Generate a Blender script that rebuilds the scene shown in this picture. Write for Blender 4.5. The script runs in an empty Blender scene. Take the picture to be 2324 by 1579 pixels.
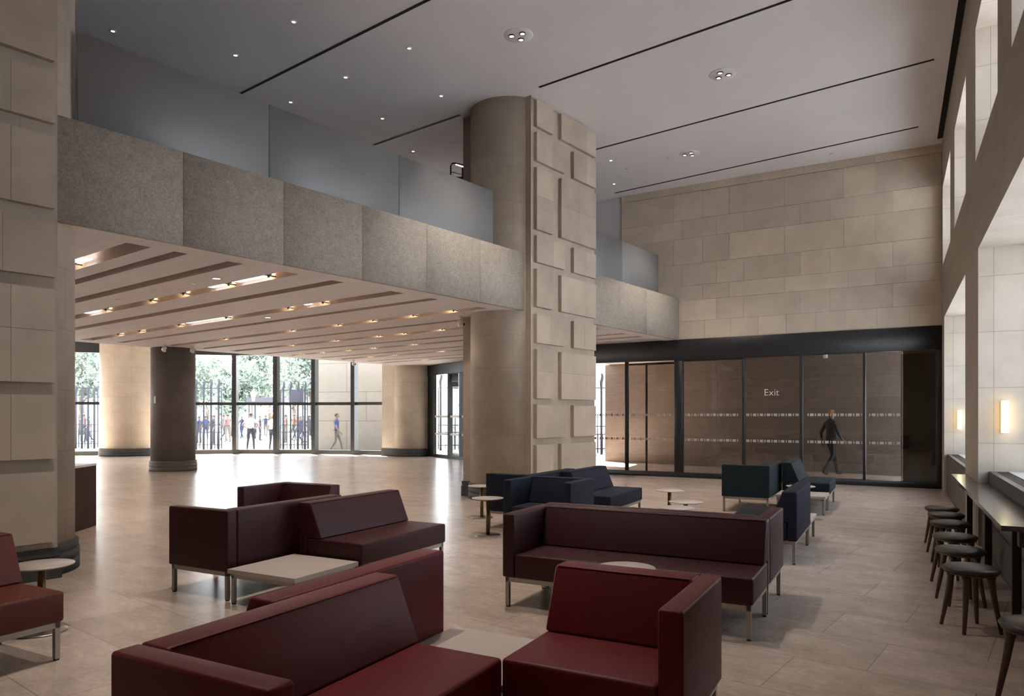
import bpy, bmesh, math, random
from mathutils import Vector, Matrix
random.seed(7)
PI = math.pi
S = bpy.context.scene
C = S.collection

# ------------------------------------------------------------------ camera, sky, exposure
YAW = 28.11                      # viewing direction, degrees from the right-hand wall's direction (+X)
A1 = math.radians(9.94)          # the balcony grid is turned clockwise by this against the right-hand wall
FPX, CX, HY, EYE = 1627.5, 1162.0, 942.6, 1.6
cam = bpy.data.objects.new('camera', bpy.data.cameras.new('camera'))
C.objects.link(cam)
cam.location = (0, 0, EYE)
cam.rotation_euler = (PI / 2, 0, math.radians(YAW - 90))
cam.data.sensor_width = 36.0
cam.data.lens = FPX / 2324 * 36
cam.data.shift_y = (HY - 789.5) / 2324
cam.data.clip_end = 400
S.camera = cam

SKY = 11.0
w = bpy.data.worlds.new('sky'); S.world = w
w.use_nodes = True
nt = w.node_tree; nt.nodes.clear()
wo = nt.nodes.new('ShaderNodeOutputWorld'); bg = nt.nodes.new('ShaderNodeBackground')
tc = nt.nodes.new('ShaderNodeTexCoord'); sep = nt.nodes.new('ShaderNodeSeparateXYZ'); cr = nt.nodes.new('ShaderNodeValToRGB')
cr.color_ramp.elements[0].position = 0.0; cr.color_ramp.elements[0].color = (0.97, 0.98, 1.0, 1)
cr.color_ramp.elements[1].position = 0.6; cr.color_ramp.elements[1].color = (0.74, 0.86, 1.0, 1)
nt.links.new(tc.outputs['Generated'], sep.inputs[0]); nt.links.new(sep.outputs['Z'], cr.inputs[0])
nt.links.new(cr.outputs[0], bg.inputs[0]); bg.inputs[1].default_value = SKY
nt.links.new(bg.outputs[0], wo.inputs[0])

S.view_settings.view_transform = 'Standard'
S.view_settings.look = 'None'
S.view_settings.gamma = 1.0
S.view_settings.use_curve_mapping = False
S.view_settings.exposure = 0.13
S.cycles.use_denoising = True
S.cycles.max_bounces = 9
S.cycles.diffuse_bounces = 5
S.cycles.glossy_bounces = 4
S.cycles.transmission_bounces = 6
S.cycles.transparent_max_bounces = 48
S.cycles.sample_clamp_indirect = 12.0
S.cycles.caustics_reflective = False
S.cycles.caustics_refractive = False

sl = bpy.data.lights.new('sun', 'SUN'); sl.energy = 100; sl.angle = .01; sl.color = (1, .965, .92)
so = bpy.data.objects.new('sun', sl); C.objects.link(so)
so.rotation_euler = Vector((-.25, -.35, -.9)).to_track_quat('-Z', 'Y').to_euler()   # high, from beyond the glass front

def to_world(u, v):              # balcony grid -> world
    return (u * math.cos(A1) + v * math.sin(A1), -u * math.sin(A1) + v * math.cos(A1))

def portal(loc, rz, sx, sy):     # helps the renderer find the sky through an opening
    l = bpy.data.lights.new('sky_portal', 'AREA'); l.shape = 'RECTANGLE'; l.size = sx; l.size_y = sy
    l.cycles.is_portal = True
    o = bpy.data.objects.new('sky_portal', l); C.objects.link(o)
    o.location = loc; o.rotation_euler = (PI / 2, 0, rz)
    return o

def spot(loc, energy, color=(1, .9, .8), angle=70, blend=.5, rad=.04, down=True):
    l = bpy.data.lights.new('lamp_light', 'SPOT'); l.energy = energy; l.color = color
    l.spot_size = math.radians(angle); l.spot_blend = blend; l.shadow_soft_size = rad
    o = bpy.data.objects.new('lamp_light', l); C.objects.link(o); o.location = loc
    if not down: o.rotation_euler = (PI, 0, 0)
    return o

def point(loc, energy, color=(1, .75, .45), rad=.03):
    l = bpy.data.lights.new('lamp_light', 'POINT'); l.energy = energy; l.color = color; l.shadow_soft_size = rad
    o = bpy.data.objects.new('lamp_light', l); C.objects.link(o); o.location = loc
    return o

# ------------------------------------------------------------------ materials
M = {}
def principled(name, col, rough=.6, metal=0., spec=.5):
    m = bpy.data.materials.new(name); m.use_nodes = True
    b = m.node_tree.nodes['Principled BSDF']
    b.inputs['Base Color'].default_value = (*col, 1); b.inputs['Roughness'].default_value = rough
    b.inputs['Metallic'].default_value = metal; b.inputs['Specular IOR Level'].default_value = spec
    M[name] = m
    return m, m.node_tree, b

def vary(nt, b, col, scale=3., amount=.15, detail=6, coord='Object', bump=0., bscale=None, stretch=None):
    """colour mottled by noise"""
    N = nt.nodes.new; L = nt.links.new
    t = N('ShaderNodeTexCoord'); n = N('ShaderNodeTexNoise'); n.inputs['Scale'].default_value = scale; n.inputs['Detail'].default_value = detail
    src = t.outputs[coord]
    if stretch:
        mp = N('ShaderNodeMapping'); mp.inputs['Scale'].default_value = stretch; L(src, mp.inputs[0]); src = mp.outputs[0]
    L(src, n.inputs['Vector'])
    r = N('ShaderNodeMapRange'); r.inputs[1].default_value = .3; r.inputs[2].default_value = .7; r.inputs[3].default_value = 1 - amount; r.inputs[4].default_value = 1 + amount
    L(n.outputs['Fac'], r.inputs[0])
    mx = N('ShaderNodeVectorMath'); mx.operation = 'SCALE'
    mx.inputs[0].default_value = col
    L(r.outputs[0], mx.inputs['Scale'])
    L(mx.outputs[0], b.inputs['Base Color'])
    if bump:
        n2 = N('ShaderNodeTexNoise'); n2.inputs['Scale'].default_value = bscale or scale * 8; L(src, n2.inputs['Vector'])
        bp = N('ShaderNodeBump'); bp.inputs['Strength'].default_value = bump; bp.inputs['Distance'].default_value = .004
        L(n2.outputs['Fac'], bp.inputs['Height']); L(bp.outputs[0], b.inputs['Normal'])
    return mx

def plain(name, col, rough=.6, metal=0., spec=.5, scale=3., amount=.06, bump=0., bscale=None, stretch=None):
    m, nt, b = principled(name, col, rough, metal, spec)
    vary(nt, b, col, scale, amount, bump=bump, bscale=bscale, stretch=stretch)
    return m

def bricks(name, col, col2, mortar, bw, rh, off=.5, msize=.004, rough=.7, spec=.3, squash=1., freq=2, noise=.12, nscale=2.5, rot=0., nstretch=None, shift=(0, 0, 0), rnoise=0., fine=0.):
    """cut stone laid in courses; the pattern runs on the UV map, which is in metres"""
    m, nt, b = principled(name, col, rough, 0, spec)
    N = nt.nodes.new; L = nt.links.new
    uv = N('ShaderNodeUVMap'); uv.uv_map = 'UVMap'
    mp = N('ShaderNodeMapping'); mp.inputs['Rotation'].default_value = (0, 0, rot); mp.inputs['Location'].default_value = shift
    L(uv.outputs[0], mp.inputs[0])
    t = N('ShaderNodeTexBrick'); t.offset = off; t.squash = squash; t.squash_frequency = freq
    t.inputs['Color1'].default_value = (*col, 1); t.inputs['Color2'].default_value = (*col2, 1); t.inputs['Mortar'].default_value = (*mortar, 1)
    t.inputs['Scale'].default_value = 1.; t.inputs['Mortar Size'].default_value = msize; t.inputs['Mortar Smooth'].default_value = .1
    t.inputs['Bias'].default_value = 0.; t.inputs['Brick Width'].default_value = bw; t.inputs['Row Height'].default_value = rh
    L(mp.outputs[0], t.inputs['Vector'])
    n = N('ShaderNodeTexNoise'); n.inputs['Scale'].default_value = nscale; n.inputs['Detail'].default_value = 8
    src = mp.outputs[0]
    if nstretch:
        mp2 = N('ShaderNodeMapping'); mp2.inputs['Scale'].default_value = nstretch; L(src, mp2.inputs[0]); src = mp2.outputs[0]
    L(src, n.inputs['Vector'])
    r = N('ShaderNodeMapRange'); r.inputs[1].default_value = .3; r.inputs[2].default_value = .7; r.inputs[3].default_value = 1 - noise; r.inputs[4].default_value = 1 + noise
    L(n.outputs['Fac'], r.inputs[0])
    mx = N('ShaderNodeVectorMath'); mx.operation = 'SCALE'
    tone = r.outputs[0]
    if fine:
        nf = N('ShaderNodeTexNoise'); nf.inputs['Scale'].default_value = nscale * 5; nf.inputs['Detail'].default_value = 10; nf.inputs['Roughness'].default_value = .7; L(src, nf.inputs['Vector'])
        rf = N('ShaderNodeMapRange'); rf.inputs[1].default_value = .35; rf.inputs[2].default_value = .65; rf.inputs[3].default_value = 1 - fine; rf.inputs[4].default_value = 1 + fine
        L(nf.outputs['Fac'], rf.inputs[0]); mf = N('ShaderNodeMath'); mf.operation = 'MULTIPLY'; L(r.outputs[0], mf.inputs[0]); L(rf.outputs[0], mf.inputs[1]); tone = mf.outputs[0]
    L(t.outputs['Color'], mx.inputs[0]); L(tone, mx.inputs['Scale']); L(mx.outputs[0], b.inputs['Base Color'])
    if rnoise:
        r2 = N('ShaderNodeMapRange'); r2.inputs[1].default_value = .3; r2.inputs[2].default_value = .7; r2.inputs[3].default_value = rough - rnoise; r2.inputs[4].default_value = rough + rnoise
        L(n.outputs['Fac'], r2.inputs[0]); L(r2.outputs[0], b.inputs['Roughness'])
    return m

def islands(name, col, lo=.82, hi=1.12, rough=.7, spec=.3, nscale=2., noise=.1):
    """stones modelled one by one: each island gets a tone of its own"""
    m, nt, b = principled(name, col, rough, 0, spec)
    N = nt.nodes.new; L = nt.links.new
    g = N('ShaderNodeNewGeometry'); r = N('ShaderNodeMapRange'); r.inputs[3].default_value = lo; r.inputs[4].default_value = hi
    L(g.outputs['Random Per Island'], r.inputs[0])
    mx = vary(nt, b, col, nscale, noise, bump=.12, bscale=14)
    m2 = N('ShaderNodeVectorMath'); m2.operation = 'SCALE'; L(mx.outputs[0], m2.inputs[0]); L(r.outputs[0], m2.inputs['Scale'])
    L(m2.outputs[0], b.inputs['Base Color'])
    return m

def emitter(name, col, strength):
    m = bpy.data.materials.new(name); m.use_nodes = True
    nt = m.node_tree; nt.nodes.clear()
    o = nt.nodes.new('ShaderNodeOutputMaterial'); e = nt.nodes.new('ShaderNodeEmission')
    e.inputs[0].default_value = (*col, 1); e.inputs[1].default_value = strength
    nt.links.new(e.outputs[0], o.inputs[0]); M[name] = m
    return m

def sheet_glass(name, tint=(.97, .98, .97), refl=1.):
    """thin clear pane: sees through, mirrors at grazing angles"""
    m = bpy.data.materials.new(name); m.use_nodes = True
    nt = m.node_tree; nt.nodes.clear(); N = nt.nodes.new; L = nt.links.new
    o = N('ShaderNodeOutputMaterial'); t = N('ShaderNodeBsdfTransparent'); g = N('ShaderNodeBsdfGlossy'); mx = N('ShaderNodeMixShader')
    t.inputs[0].default_value = (*tint, 1); g.inputs['Roughness'].default_value = .01
    f = N('ShaderNodeFresnel'); gg = N('ShaderNodeNewGeometry'); ir = N('ShaderNodeMapRange'); ir.inputs[3].default_value = 1.5; ir.inputs[4].default_value = 1 / 1.5
    L(gg.outputs['Backfacing'], ir.inputs[0]); L(ir.outputs[0], f.inputs[0])
    mu = N('ShaderNodeMath'); mu.operation = 'MULTIPLY'; mu.inputs[1].default_value = refl; mu.use_clamp = True
    L(f.outputs[0], mu.inputs[0]); L(mu.outputs[0], mx.inputs[0]); L(t.outputs[0], mx.inputs[1]); L(g.outputs[0], mx.inputs[2]); L(mx.outputs[0], o.inputs[0])
    M[name] = m
    return m

def frosted(name, col):
    m = bpy.data.materials.new(name); m.use_nodes = True
    nt = m.node_tree; nt.nodes.clear(); N = nt.nodes.new; L = nt.links.new
    o = N('ShaderNodeOutputMaterial'); d = N('ShaderNodeBsdfDiffuse'); t = N('ShaderNodeBsdfTranslucent'); g = N('ShaderNodeBsdfGlossy')
    for n in (d, t): n.inputs[0].default_value = (*col, 1)
    g.inputs['Roughness'].default_value = .45
    a = N('ShaderNodeMixShader'); a.inputs[0].default_value = .45; b = N('ShaderNodeMixShader'); b.inputs[0].default_value = .08
    L(d.outputs[0], a.inputs[1]); L(t.outputs[0], a.inputs[2]); L(a.outputs[0], b.inputs[1]); L(g.outputs[0], b.inputs[2]); L(b.outputs[0], o.inputs[0])
    M[name] = m
    return m

STONE = (.4, .33, .26)
islands('stone_blocks', STONE, .88, 1.08)
islands('stone_ashlar', (.55, .46, .36), .88, 1.08)
bricks('stone_column', STONE, (.385, .32, .255), (.27, .22, .17), 1.15, .62, .45, .003, noise=.1)
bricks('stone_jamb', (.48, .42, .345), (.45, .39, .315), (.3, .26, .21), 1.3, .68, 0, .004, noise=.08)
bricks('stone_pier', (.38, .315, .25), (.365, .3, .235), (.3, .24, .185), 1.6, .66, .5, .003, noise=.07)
bricks('stone_pier_shaded', (.33, .275, .215), (.31, .26, .2), (.22, .18, .14), 1.6, .66, .5, .003, noise=.07)  # pier stone darkened: the window wall's shade is in the colour
bricks('stone_far', (.57, .5, .41), (.52, .455, .37), (.36, .3, .23), 1.2, .58, .5, .004, noise=.08)
bricks('stone_dark', (.17, .155, .14), (.16, .145, .13), (.13, .12, .11), 1.2, .6, .5, .004, noise=.1)
bricks('stone_outside', (.185, .152, .123), (.175, .144, .116), (.07, .06, .05), 2.6, 1.35, .4, .012, noise=.05)
bricks('stone_lobby', (.2, .165, .138), (.165, .135, .11), (.12, .1, .083), 2.2, .3, .5, .004, noise=.16, nstretch=(1, 7, 1))
bricks('floor_stone', (.5, .40, .335), (.42, .335, .275), (.27, .215, .18), 1.02, .67, .43, .0035, rough=.25, spec=.5, noise=.14, nscale=2.6, rot=0., nstretch=(1, 1.7, 1), fine=.13)
plain('plinth', (.06, .06, .06), .75, spec=.2, scale=6, amount=.15)
plain('plaster', (.8, .765, .755), .85, spec=.2, scale=1.2, amount=.02)
plain('plaster_wall', (.62, .6, .6), .85, spec=.2, scale=1.2, amount=.02)
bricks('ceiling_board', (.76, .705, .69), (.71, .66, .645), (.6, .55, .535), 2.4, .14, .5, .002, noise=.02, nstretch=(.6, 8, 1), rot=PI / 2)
plain('trough_inside', (.55, .46, .41), .8, scale=2, amount=.04)  # the troughs' shade is put into this colour, darker than the boards
plain('shadow_slot', (.008, .006, .006), .9)
plain('black_metal', (.012, .012, .013), .45, .0, scale=4, amount=.1)
plain('bronze_dark', (.03, .032, .034), .4, .3, scale=4, amount=.1)
plain('steel', (.36, .335, .3), .36, 1., scale=9, amount=.05)
plain('brass', (.16, .105, .045), .4, .85, scale=9, amount=.08)
plain('laminate', (.47, .395, .35), .45, scale=4, amount=.02)
plain('laminate_edge', (.42, .38, .34), .5, scale=4, amount=.03)
plain('leather_red', (.12, .0065, .009), .48, spec=.3, scale=5, amount=.08, bump=.12, bscale=260)
plain('leather_maroon', (.038, .0068, .0085), .48, spec=.3, scale=5, amount=.08, bump=.12, bscale=260)
plain('leather_rust', (.1, .02, .01), .48, spec=.3, scale=5, amount=.08, bump=.12, bscale=260)
plain('wool_navy', (.0105, .0125, .023), .75, spec=.2, scale=20, amount=.12, bump=.2, bscale=300)
plain('wool_teal', (.009, .017, .02), .75, spec=.2, scale=20, amount=.12, bump=.2, bscale=300)
plain('wool_indigo', (.011, .010, .022), .75, spec=.2, scale=20, amount=.12, bump=.2, bscale=300)
plain('oak_dark', (.085, .05, .027), .5, scale=14, amount=.25, stretch=(1, 1, .12))
plain('leather_brown', (.05, .038, .03), .38, spec=.45, scale=8, amount=.08, bump=.1, bscale=200)
plain('counter_stone', (.085, .072, .06), .16, spec=.6, scale=5, amount=.12)
plain('slab_bounce_cut', (.07, .06, .055), .9)  # unseen upper floor made dark to cut the bounce onto the ceiling
plain('reflection_dark', (.2, .165, .125), .5)
plain('dado', (.1, .083, .07), .5, scale=2, amount=.12)
plain('casing', (.075, .07, .065), .4, .2, scale=3, amount=.08)
plain('grille', (.03, .03, .032), .5, .4, scale=60, amount=.3)
plain('sill_stone', (.5, .48, .45), .5, scale=3, amount=.05)
plain('desk_wood', (.06, .034, .025), .8, spec=.15, scale=6, amount=.1)
plain('desk_top', (.6, .58, .56), .4)
plain('white_plastic', (.75, .74, .72), .4)
plain('mat_metal', (.16, .15, .17), .5, .5, scale=40, amount=.1)
plain('paving', (.15, .145, .135), .8, scale=2, amount=.08)
plain('pavement_bounce', (.57, .58, .61), .8, scale=2, amount=.08)
plain('iron', (.028, .03, .042), .6, scale=5, amount=.1)
plain('leaf', (.2, .245, .2), .7, scale=1.2, amount=.35)
plain('leaf_autumn', (.32, .3, .24), .7, scale=1.2, amount=.3)
plain('bark', (.12, .09, .07), .8)
plain('sign_board', (.04, .035, .055), .6)
plain('kiosk_roof', (.05, .045, .06), .6)
sheet_glass('glass_clear', (.96, .98, .98), 1.)
sheet_glass('glass_dimmer', (.6, .61, .62), 1.)  # unseen right-hand panes; tint added to hold back their daylight
sheet_glass('glass_lobby_dimmer', (.42, .42, .43), 1.)  # tint added to keep daylight out of the lobby
sheet_glass('glass_door', (.74, .73, .72), 1.5)
frosted('glass_frosted', (.28, .278, .275))
plain('glass_edge', (.2, .3, .28), .2)
plain('film_white', (.36, .33, .31), .6)
plain('letter_white', (.75, .72, .69), .6)
emitter('lamp_warm', (1, .83, .6), 14)
emitter('lamp_glow', (1, .72, .38), 5)
emitter('lamp_panel', (1, .93, .93), 5)
emitter('sconce_glass', (1, .78, .45), 6)
emitter('stair_glow', (1, .9, .78), 3)
for nm, c in dict(cloth_white=(.8, .8, .82), cloth_dark=(.02, .02, .024), cloth_slate=(.018, .018, .026), cloth_blue=(.014, .026, .1), cloth_navy=(.01, .014, .045),
                  cloth_khaki=(.1, .08, .06), cloth_orange=(.16, .055, .03), cloth_pink=(.14, .07, .07), cloth_grey=(.07, .07, .085), skin=(.17, .1, .07), hair_dark=(.03, .022, .018),
                  hair_ginger=(.4, .16, .05), shoe=(.03, .03, .03)).items():
    plain(nm, c, .8, scale=8, amount=.06)

# ------------------------------------------------------------------ mesh helpers
class MB:
    def __init__(s): s.bm = bmesh.new(); s.uv = s.bm.loops.layers.uv.new('UVMap'); s.done = s.bm.faces.layers.int.new('done')
    def face(s, pts, mi=0, uvs=None, smooth=False):
        f = s.bm.faces.new([s.bm.verts.new(p) for p in pts]); f.material_index = mi; f.smooth = smooth
        if uvs:
            for l, q in zip(f.loops, uvs): l[s.uv].uv = q
            f[s.done] = 1
        return f
    def _grid(s, V, F, mi, smooth=False, M4=None):
        vs = [s.bm.verts.new(M4 @ Vector(p) if M4 else p) for p in V]; out = []
        for f in F:
            g = s.bm.faces.new([vs[i] for i in f]); g.material_index = mi; g.smooth = smooth; out.append(g)
        return out
    def box(s, x0, x1, y0, y1, z0, z1, mi=0, M4=None):
        V = [(x0, y0, z0), (x1, y0, z0), (x1, y1, z0), (x0, y1, z0), (x0, y0, z1), (x1, y0, z1), (x1, y1, z1), (x0, y1, z1)]
        return s._grid(V, [(0, 3, 2, 1), (4, 5, 6, 7), (0, 1, 5, 4), (1, 2, 6, 5), (2, 3, 7, 6), (3, 0, 4, 7)], mi, M4=M4)
    def merge(s, b2, mi=0, smooth=True, M4=None):
        b2.verts.index_update(); vs = [s.bm.verts.new(M4 @ v.co if M4 else v.co) for v in b2.verts]
        for f in b2.faces:
            g = s.bm.faces.new([vs[v.index] for v in f.verts]); g.material_index = mi; g.smooth = smooth
        b2.free()
    def rprism(s, poly, a0, a1, axis='x', r=.03, seg=3, mi=0, M4=None):
        """polygon swept along an axis, all edges rounded"""
        b = bmesh.new(); n = len(poly)
        def P(a, p): return (a, p[0], p[1]) if axis == 'x' else ((p[0], a, p[1]) if axis == 'y' else (p[0], p[1], a))
        A = [b.verts.new(P(a0, p)) for p in poly]; B = [b.verts.new(P(a1, p)) for p in poly]
        b.faces.new(A); b.faces.new(list(reversed(B)))
        for i in range(n): b.faces.new([A[i], B[i], B[(i + 1) % n], A[(i + 1) % n]])
        bmesh.ops.recalc_face_normals(b, faces=b.faces)
        if r > 0: bmesh.ops.bevel(b, geom=list(b.edges), offset=r, segments=seg, profile=.5, affect='EDGES', clamp_overlap=True)
        s.merge(b, mi, r > 0, M4)
    def rbox(s, x0, x1, y0, y1, z0, z1, r=.03, seg=3, mi=0, M4=None):
        s.rprism([(y0, z0), (y1, z0), (y1, z1), (y0, z1)], x0, x1, 'x', r, seg, mi, M4)
    def prism(s, poly, z0, z1, mi=0, M4=None):
        n = len(poly); V = [(x, y, z0) for x, y in poly] + [(x, y, z1) for x, y in poly]
        F = [tuple(reversed(range(n))), tuple(range(n, 2 * n))] + [(i, (i + 1) % n, n + (i + 1) % n, n + i) for i in range(n)]
        return s._grid(V, F, mi, M4=M4)
    def lathe(s, prof, c=(0, 0), seg=32, mi=0, smooth=True, a0=0., a1=2 * PI, M4=None, caps=True):
        """(radius, z) profile about a vertical axis; UV in metres"""
        full = abs(a1 - a0 - 2 * PI) < 1e-6; R0 = max(r for r, z in prof)
        ring = [[s.bm.verts.new((M4 @ Vector(p)) if M4 else p) for p in [(c[0] + r * math.cos(a0 + (a1 - a0) * k / seg), c[1] + r * math.sin(a0 + (a1 - a0) * k / seg), z) for k in range(seg + (0 if full else 1))]] for r, z in prof]
        acc = 0.
        for i in range(len(prof) - 1):
            for k in range(seg):
                k2 = (k + 1) % seg if full else k + 1
                f = s.bm.faces.new([ring[i][k], ring[i][k2], ring[i + 1][k2], ring[i + 1][k]]); f.material_index = mi; f.smooth = smooth; f[s.done] = 1
                ua, ub = a0 + (a1 - a0) * k / seg, a0 + (a1 - a0) * (k + 1) / seg
                for l, q in zip(f.loops, [(ua * R0, prof[i][1]), (ub * R0, prof[i][1]), (ub * R0, prof[i + 1][1]), (ua * R0, prof[i + 1][1])]): l[s.uv].uv = q
        if full and caps:
            for i, rev in ((0, True), (len(prof) - 1, False)):
                if prof[i][0] > 1e-5:
                    f = s.bm.faces.new(list(reversed(ring[i])) if rev else ring[i]); f.material_index = mi
    def tube(s, pts, r, seg=8, mi=0, closed=False, M4=None):
        pts = [Vector(p) for p in pts]; n = len(pts); rings = []
        for i, p in enumerate(pts):
            d = (pts[min(i + 1, n - 1)] - pts[max(i - 1, 0)]).normalized()
            a = Vector((0, 0, 1)) if abs(d.z) < .9 else Vector((1, 0, 0))
            x = d.cross(a).normalized(); y = d.cross(x).normalized()
            rr = r[i] if isinstance(r, (list, tuple)) else r
            rings.append([s.bm.verts.new((M4 @ (p + rr * (x * math.cos(2 * PI * k / seg) + y * math.sin(2 * PI * k / seg)))) if M4 else p + rr * (x * math.cos(2 * PI * k / seg) + y * math.sin(2 * PI * k / seg))) for k in range(seg)])
        for i in range(n - 1):
            for k in range(seg):
                f = s.bm.faces.new([rings[i][k], rings[i][(k + 1) % seg], rings[i + 1][(k + 1) % seg], rings[i + 1][k]]); f.material_index = mi; f.smooth = True
        f = s.bm.faces.new(list(reversed(rings[0]))); f.material_index = mi; f = s.bm.faces.new(rings[-1]); f.material_index = mi
    def ball(s, c, r, mi=0, seg=12, M4=None):
        b = bmesh.new(); bmesh.ops.create_uvsphere(b, u_segments=seg, v_segments=max(6, seg // 2 + 2), radius=1.)
        rr = r if isinstance(r, (tuple, list)) else (r, r, r)
        for v in b.verts: v.co = Vector((c[0] + v.co.x * rr[0], c[1] + v.co.y * rr[1], c[2] + v.co.z * rr[2]))
        s.merge(b, mi, True, M4)
    def mesh(s, name, mats):
        bmesh.ops.recalc_face_normals(s.bm, faces=s.bm.faces)
        for f in s.bm.faces:
            if f[s.done]: continue
            n = f.normal
            if abs(n.z) > .8:
                for l in f.loops: l[s.uv].uv = (l.vert.co.x, l.vert.co.y)
            else:
                t = Vector((-n.y, n.x, 0)); t = t.normalized() if t.length > 1e-6 else Vector((1, 0, 0))
                for l in f.loops: l[s.uv].uv = (l.vert.co.dot(t), l.vert.co.z)
        me = bpy.data.meshes.new(name); s.bm.to_mesh(me); s.bm.free()
        for m in (mats if isinstance(mats, (list, tuple)) else [mats]): me.materials.append(M[m])
        return me
    def build(s, name, mats, parent=None, loc=(0, 0, 0), rz=0.):
        o = bpy.data.objects.new(name, s.mesh(name, mats)); C.objects.link(o)
        o.parent = parent; o.location = loc; o.rotation_euler = (0, 0, rz)
        return o

def tag(o, label=None, cat=None, group=None, kind=None):
    if label: o['label'] = label
    if cat: o['category'] = cat
    if group: o['group'] = group
    if kind: o['kind'] = kind
    return o
def empty(name, loc=(0, 0, 0), rz=0., label=None, cat=None, group=None, kind=None):
    o = bpy.data.objects.new(name, None); C.objects.link(o); o.location = loc; o.rotation_euler = (0, 0, rz); o.empty_display_size = .2
    return tag(o, label, cat, group, kind)
def dup(o, parent=None):
    c = o.copy(); C.objects.link(c); c.parent = parent
    for ch in list(o.children): dup(ch, c)
    return c
def place(o, x, y, z=0., rz=0.): o.location = (x, y, z); o.rotation_euler = (0, 0, rz); return o
def structure(mb, name, mats, label, cat, loc=(0, 0, 0), rz=0.): return tag(mb.build(name, mats, None, loc, rz), label, cat, None, 'structure')
ORD = ['first', 'second', 'third', 'fourth', 'fifth', 'sixth', 'seventh', 'eighth', 'ninth', 'tenth', 'eleventh', 'twelfth']
R1 = -A1                          # rotation of things laid out on the balcony grid
plain('fascia', (.27, .232, .192), .6, scale=3, amount=.1)
def _fascia():
    m = M['fascia']; nt = m.node_tree; b = nt.nodes['Principled BSDF']; N = nt.nodes.new; L = nt.links.new
    t = N('ShaderNodeTexCoord'); cols = []
    for sc, lo, hi in ((9., .9, 1.1), (40., .76, 1.24)):
        n = N('ShaderNodeTexNoise'); n.inputs['Scale'].default_value = sc; n.inputs['Detail'].default_value = 8; n.inputs['Roughness'].default_value = .65
        L(t.outputs['Object'], n.inputs['Vector'])
        r = N('ShaderNodeMapRange'); r.inputs[1].default_value = .35; r.inputs[2].default_value = .65; r.inputs[3].default_value = lo; r.inputs[4].default_value = hi
        L(n.outputs['Fac'], r.inputs[0]); cols.append(r)
    mu = N('ShaderNodeMath'); mu.operation = 'MULTIPLY'; L(cols[0].outputs[0], mu.inputs[0]); L(cols[1].outputs[0], mu.inputs[1])
    sc = N('ShaderNodeVectorMath'); sc.operation = 'SCALE'; sc.inputs[0].default_value = (.27, .232, .192); L(mu.outputs[0], sc.inputs['Scale']); L(sc.outputs[0], b.inputs['Base Color'])
_fascia()

def to_grid(p, q): return (p * math.cos(A1) - q * math.sin(A1), p * math.sin(A1) + q * math.cos(A1))
ZC, ZL = 7.514, 3.555             # upper ceiling, ceiling below the balcony
# the curved street front, on the balcony grid
G = [(4.0, 36.2), (8.0, 34.0), (11.3, 31.75), (13.4, 30.25), (15.1, 28.9), (16.55, 27.7), (17.62, 26.35), (18.52, 24.95), (19.25, 23.3), (19.7, 22.0)]

# ------------------------------------------------------------------ floor, ceilings
mb = MB()
fl = [to_grid(*p) for p in [(-9, -1.7), (23.2, -1.7), (25.6, 9.0), (25.4, 10.5)]] + [(20.6, 19.4)] + list(reversed(G)) + [(-6.5, 37.0), (-6.5, 8.0)] + [to_grid(-9, 2)]
mb.prism(fl, -.2, 0.)
structure(mb, 'floor', 'floor_stone', 'pale limestone floor of long polished slabs', 'floor', rz=R1)
FS = M['floor_stone'].node_tree.nodes
for n in FS:
    if n.type == 'MAPPING' and not n.inputs[0].links[0].from_node.type == 'MAPPING':
        n.inputs['Rotation'].default_value = (0, 0, PI / 2); n.inputs['Location'].default_value = (0, -.215, 0)
mb = MB(); mb.prism([(-60, -60), (90, -60), (90, 90), (-60, 90)], -.6, -.06)
structure(mb, 'ground', 'paving', 'stone paving of the square outside the glass front', 'ground')
mb = MB(); mb.box(-30, 60, -50, -1.66, -.06, -.04)
structure(mb, 'pavement', 'pavement_bounce', 'unseen pale pavement bouncing daylight in at the stone window wall', 'ground')  # added apart from the paving so daylight bounces up to the ceiling

mb = MB(); mb.prism([(-9.2, -1.65), (18.9, -1.65), (18.9, 16.2), (-9.2, 20.5)], ZC, ZC + .3)
structure(mb, 'ceiling', 'plaster', 'smooth grey plaster upper ceiling over the lounge', 'ceiling')

TROUGH = [(3.70, 3.98, 1), (4.25, 4.42, 0), (4.94, 5.15, 0), (5.75, 6.0, 1), (6.56, 6.78, 0), (7.70, 7.98, 1), (8.58, 8.76, 0), (9.80, 10.06, 1), (10.86, 11.03, 0), (11.80, 12.06, 1),
          (12.95, 13.13, 0), (13.80, 14.06, 1), (15.05, 15.22, 0), (15.82, 16.08, 1), (17.1, 17.27, 0), (17.85, 18.1, 1)]
TROUGH = [(a - 8.1, b - 8.1, l) for a, b, l in TROUGH if a > 8.2 and a < 11.7] + TROUGH
TROUGH.sort()
TV0, TV1 = 8.44, 20.15
mb = MB()
edges = [-6.5] + [e for a, b, l in TROUGH for e in (a, b)] + [20.4]
for i in range(0, len(edges), 2):
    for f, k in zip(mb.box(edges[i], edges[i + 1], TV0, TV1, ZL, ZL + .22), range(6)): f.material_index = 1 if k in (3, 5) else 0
mb.box(-6.5, 17.3, 8.092, TV0, ZL, ZL + .22); mb.box(-6.5, 20.4, TV1, 20.8, ZL, ZL + .22)
structure(mb, 'lower_ceiling', ['ceiling_board', 'trough_inside'], 'boarded pale ceiling under the balcony with long recessed troughs', 'ceiling', rz=R1)
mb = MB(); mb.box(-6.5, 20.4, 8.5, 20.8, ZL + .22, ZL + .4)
structure(mb, 'ceiling_backing', 'trough_inside', 'shaded lining above the troughs of the boarded ceiling', 'ceiling', rz=R1)
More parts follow.
